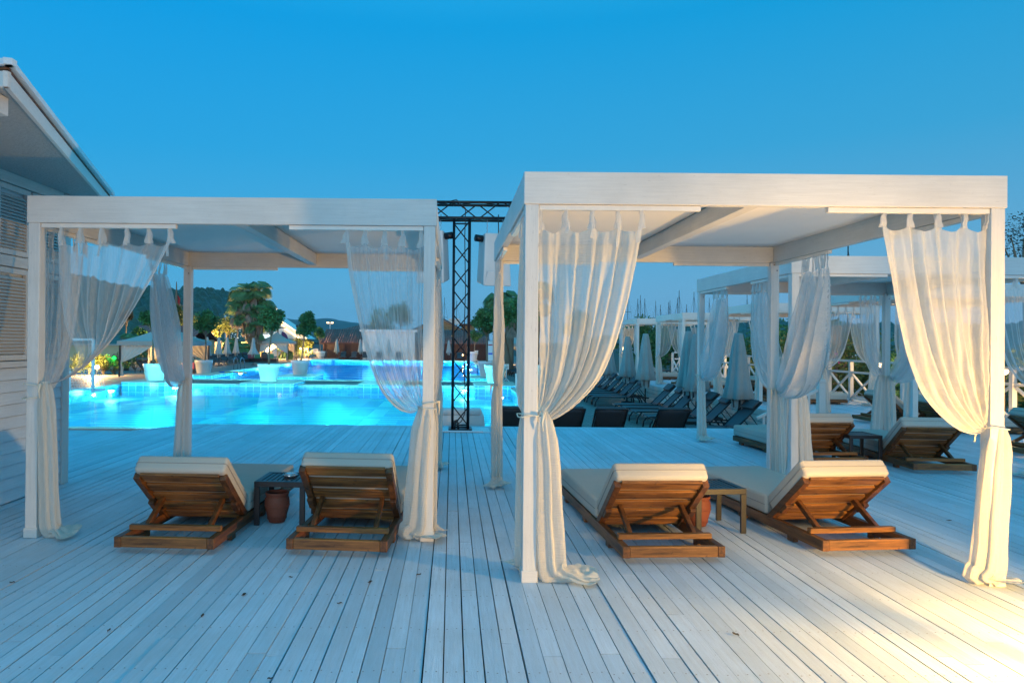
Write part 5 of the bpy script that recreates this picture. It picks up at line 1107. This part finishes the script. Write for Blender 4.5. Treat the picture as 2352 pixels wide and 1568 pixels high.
# garden lamps
def garden_lamp(px, py, Y, e, label, col=(1, .58, .22), bulb='bulb', r=.14, rad=.12):
    q = at(px, py, Y=Y); o = empty('garden_lamp', (q.x, Y, q.z), 0, label, 'lamp', 'small garden lamps around the pools')
    MB().lathe([(.01, r), (r * .7, r * .7), (r, 0), (r * .7, -r * .7), (.01, -r)], 12).build('globe', M[bulb], o, smooth=True); MB().tube([(0, 0, -r), (0, 0, GZ - q.z + .003)], .02, 6).build('stake', M['slingframe'], o); lamp('garden_glow', (0, -.45, .1), e * 2.6, col, rad, o)
garden_lamp(223, 843, 41.5, 900, 'bright ground lamp flaring at the shrubs beside the near pool')
garden_lamp(262, 822, 44, 25, 'green glowing lamp beside the sand gazebo', (.05, 1, .15), 'green_lamp', .13)
for i, (px, py, Y, e, lb) in enumerate(((440, 806, 80, 900, 'by the ochre wall next to the cabana post'), (487, 800, 83, 1100, 'between the first pale umbrellas'), (516, 806, 82, 1000, 'behind the slanted loungers'), (556, 795, 80, 1000, 'beside the fifth pale umbrella'), (578, 812, 76, 400, 'under the half-open umbrella'), (613, 806, 77, 700, 'inside the small grey gazebo'), (661, 812, 83, 700, 'below the feather flag'), (706, 806, 84, 900, 'beside the no-diving sign'), (690, 800, 84, 500, 'under the leaning tree'), (1160, 812, 69, 500, 'inside the grey gazebo by the curtain'), (372, 800, 60, 300, 'on the wall of the red roofed house'), (1062, 815, 82, 60, 'red tinted, between truss and timber wall'), (2340, 955, 13, 25, 'in the shrubs beyond the big cream curtain'), (1430, 800, 33, 40, 'glinting behind the warm curtain edge'))):
    garden_lamp(px, py, Y, e, 'warm garden lamp ' + lb, r=.11 if Y > 50 else .07)
for i, (px, Y) in enumerate(((449, 79), (470, 81), (498, 80), (530, 79), (541, 82))):
    garden_lamp(px, 822, Y, 260, 'low warm lamp among the lounger legs, %s from the cabana post' % ('first second third fourth fifth'.split()[i]), r=.16)

# ------------------------------------------------------------------ masts
def mast(px, ytop, Y, label, spread=True):
    q = at(px, ytop, Y=Y); o = empty('sailboat', (q.x, Y, GZ), 0, label, 'sailboat', 'moored sailboats behind the cabanas'); h = q.z - GZ
    MB().tube([(0, 0, 1), (0, 0, h)], .06, 6).build('mast', M['slingframe'], o)
    MB().hexa([(-1.2, -3, .3), (1.2, -3, .3), (1.0, 4, .3), (-1.0, 4, .3), (-1.5, -3.4, 1.3), (1.5, -3.4, 1.3), (.2, 5.4, 1.5), (-.2, 5.4, 1.5)]).build('hull', M['sign_white'], o)
    m = MB().tube([(-.9, 0, h * .62), (.9, 0, h * .62)], .05, 4)
    for sx in (-1, 1): m.tube([(0, 0, h * .93), (sx * .9, 0, h * .62), (sx * 1.1, 0, 1)], .022, 3)
    m.tube([(0, 0, h * .96), (0, -3.2, 1.2)], .022, 3)
    m.build('rigging', M['slingframe'], o)
MS = [(1002, 707), (1021, 683), (1049, 690), (1193, 680), (1442, 660), (1465, 686), (1471, 678), (1481, 685), (1506, 691), (1517, 700), (1536, 694), (1539, 690), (1556, 684), (1560, 667), (1577, 699), (1594, 670), (1629, 684), (1716, 676), (1752, 683), (1948, 560)]
WD = 'first second third fourth fifth sixth seventh eighth ninth tenth eleventh twelfth thirteenth fourteenth fifteenth sixteenth seventeenth eighteenth nineteenth twentieth'.split()
for i, (px, yt) in enumerate(MS): mast(px, yt, 150 + (i * 37) % 60 if px < 1900 else 70, 'thin sailboat mast against the sky, %s of twenty counted from the truss side' % WD[i])
ps = empty('pirate_ship_mast', (at(405, 700, Y=140).x, 140, GZ), 0, 'old ship mast with yards, lit crow nest and small red flag before the hill', 'ship mast'); H_ = at(405, 647, Y=140).z - GZ
MB().tube([(0, 0, 0), (0, 0, H_ * .7), (0, 0, H_)], [.35, .28, .08], 8).build('spar', M['bark'], ps)
for yy, wd in ((702, 2.6), (735, 2.9)):
    z_ = at(405, yy, Y=140).z - GZ; MB().tube([(-wd, 0, z_), (wd, 0, z_)], .14, 6).build('yard', M['bark'], ps)
z_ = at(405, 742, Y=140).z - GZ; MB().lathe([(.6, z_ - .9), (1.1, z_ + .3), (1.15, z_ + .6)], 12).build('crow_nest', M['bulb_soft'] if False else M['wallwarm'], ps)
rg = MB(); 
for sx in (-1, 1): rg.tube([(0, 0, H_ * .88), (sx * 3.5, 0, 3)], .05, 3).tube([(0, 0, H_ * .8), (sx * 2.4, 0, H_ * .5)], .05, 3)
rg.build('rigging', M['slingframe'], ps); z_ = at(409, 690, Y=140).z - GZ
MB().grid(lambda u, v: (.1 + .75 * u - .2 * v, .1 * sin(u * 5), z_ + 1.2 - 1.9 * v - .8 * u), 6, 6).build('flag', M['red'], ps, smooth=True)
# tall floodlight masts
for px, py, Y, lb in ((758, 741, 260, 'floodlight mast with two lamps above the timber roof'), (518, 727, 150, 'thin lamp post with a globe above the dark pergola')):
    q = at(px, py, Y=Y); o = empty('light_mast', (q.x, Y, GZ), 0, lb, 'lamp post', 'tall lamp posts behind the resort'); MB().tube([(0, 0, 0), (0, 0, q.z - GZ)], .18 if Y > 200 else .1, 6).build('pole', M['sign_white'], o); h_ = q.z - GZ
    MB().box(-1.2, -.4, -.2, .2, h_ - .25, h_ + .25).box(.4, 1.2, -.2, .2, h_ - .25, h_ + .25).build('lamp_head', M['bulb_soft'], o) if Y > 200 else MB().lathe([(.02, h_ - .3), (.4, h_), (.02, h_ + .3)], 10).build('lamp_head', M['sign_white'], o)
bp = empty('lamp_post', (X_(503, 74), 74, GZ), 0, 'thin black lamp post between the third pale umbrella and planter tree', 'lamp post'); MB().tube([(0, 0, 0), (0, 0, 3.1)], .07, 6).build('pole', M['slingframe'], bp); MB().lathe([(.02, 3.1), (.14, 3.2), (.1, 3.35), (.02, 3.4)], 10).build('head', M['slingframe'], bp)
bp = empty('lamp_post', (X_(682, 72), 72, GZ), 0, 'thin black lamp post beside the leaning planter tree trunk', 'lamp post'); MB().tube([(0, 0, 0), (0, 0, 3.6)], .05, 6).build('pole', M['slingframe'], bp); MB().lathe([(.02, 3.6), (.14, 3.7), (.1, 3.85), (.02, 3.9)], 10).build('head', M['slingframe'], bp)

# ------------------------------------------------------------------ hills
def hill(name, prof, D, depth, mat, bumps, cell, nx=260, ny=60, base=-.9):
    xs = [at(p_[0], p_[1], Y=D) for p_ in prof]; x0_, x1_ = xs[0].x, xs[-1].x
    def top(x):
        for a, b_ in zip(xs, xs[1:]):
            if a.x <= x <= b_.x: t = (x - a.x) / (b_.x - a.x); t = t * t * (3 - 2 * t); return a.z + (b_.z - a.z) * t
        return base
    def f(u, v):
        x = x0_ + (x1_ - x0_) * u; s = sin(min(1, v * 1.35) * pi / 2) if v < .74 else 1 - (v - .74) * 2; y_ = D - depth * .74 + depth * v
        z = base + (top(x) - base) * s
        if bumps:
            k = noise.cell(Vector((x / cell, y_ / cell, 0))); z += bumps * (abs(noise.noise(Vector((x / cell, y_ / cell, 3)))) * 1.6 + .5 * abs(noise.noise(Vector((x / cell * 2.3, y_ / cell * 2.3, 9)))) - .5) * min(1, v * 4) + bumps * .8 * noise.noise(Vector((x / 60, y_ / 60, 5)))
        return (x * (1 + (y_ - D) / D * .0), y_, z)
    return tag(MB().grid(f, nx, ny).build(name, M[mat], smooth=False), kind='structure')
M['forest'] = leafmat('forested_slope', (.006, .022, .016), (.05, .11, .05), 0); M['mountain'] = plain('distant_mountain_scrub', (.05, .08, .05), .95, var=.3, scale=.01)
hill('hills', [(-260, 640), (0, 640), (200, 640), (330, 664), (380, 670), (430, 680), (475, 672), (520, 673), (560, 690), (600, 718), (640, 742), (680, 760), (720, 785), (760, 790)], 480, 330, 'forest', 4.2, 6.5, 700, 150)
hill('distant_mountains', [(440, 790), (520, 752), (600, 738), (655, 731), (690, 735), (730, 737), (765, 732), (790, 737), (815, 741), (860, 748), (940, 760), (1040, 775), (1150, 783), (1250, 788)], 3200, 1500, 'mountain', 0, 50, 120, 20)
hill('distant_hills', [(1330, 790), (1400, 772), (1450, 765), (1500, 756), (1540, 748), (1600, 742), (1700, 748), (1800, 740), (1900, 752), (2100, 748), (2352, 750), (2700, 760)], 900, 400, 'forest', 8, 16, 260, 50)

# ------------------------------------------------------------------ evening haze
hz = MB().box(-2600, 2600, -70, 4000, GZ - 1.4, 175).build('haze', None); tag(hz, kind='stuff')
mh = bpy.data.materials.new('evening_haze'); mh.use_nodes = True; t = mh.node_tree; t.nodes.clear(); vo = t.nodes.new('ShaderNodeVolumePrincipled'); oo = t.nodes.new('ShaderNodeOutputMaterial')
vo.inputs['Color'].default_value = (.5, .76, 1, 1); vo.inputs['Density'].default_value = .00013; vo.inputs['Anisotropy'].default_value = 0; t.links.new(vo.outputs[0], oo.inputs['Volume'])
hz.data.materials.clear(); hz.data.materials.append(mh)

for o_ in COL.objects:
    if o_.type == 'MESH' and ('pool_floor' in o_.name or 'pool_walls' in o_.name or 'pool_coping' in o_.name or o_.name.split('.')[0] in ('tiled_body', 'stone_top') or (o_.name.split('.')[0] == 'pot' and o_.parent.location.y < 36)): BASIN.objects.link(o_)

for i, Y in enumerate((14.2, 18.3, 22.6, 27)):
    garden_lamp(X_(2000, 10) * 0 + PX + F * 11.5 / Y, 785 + 60 * 16 / Y, Y, 22, 'warm garden lamp in the bed behind the crossed railing, %s along' % ('first', 'second', 'third', 'fourth')[i], r=.07)
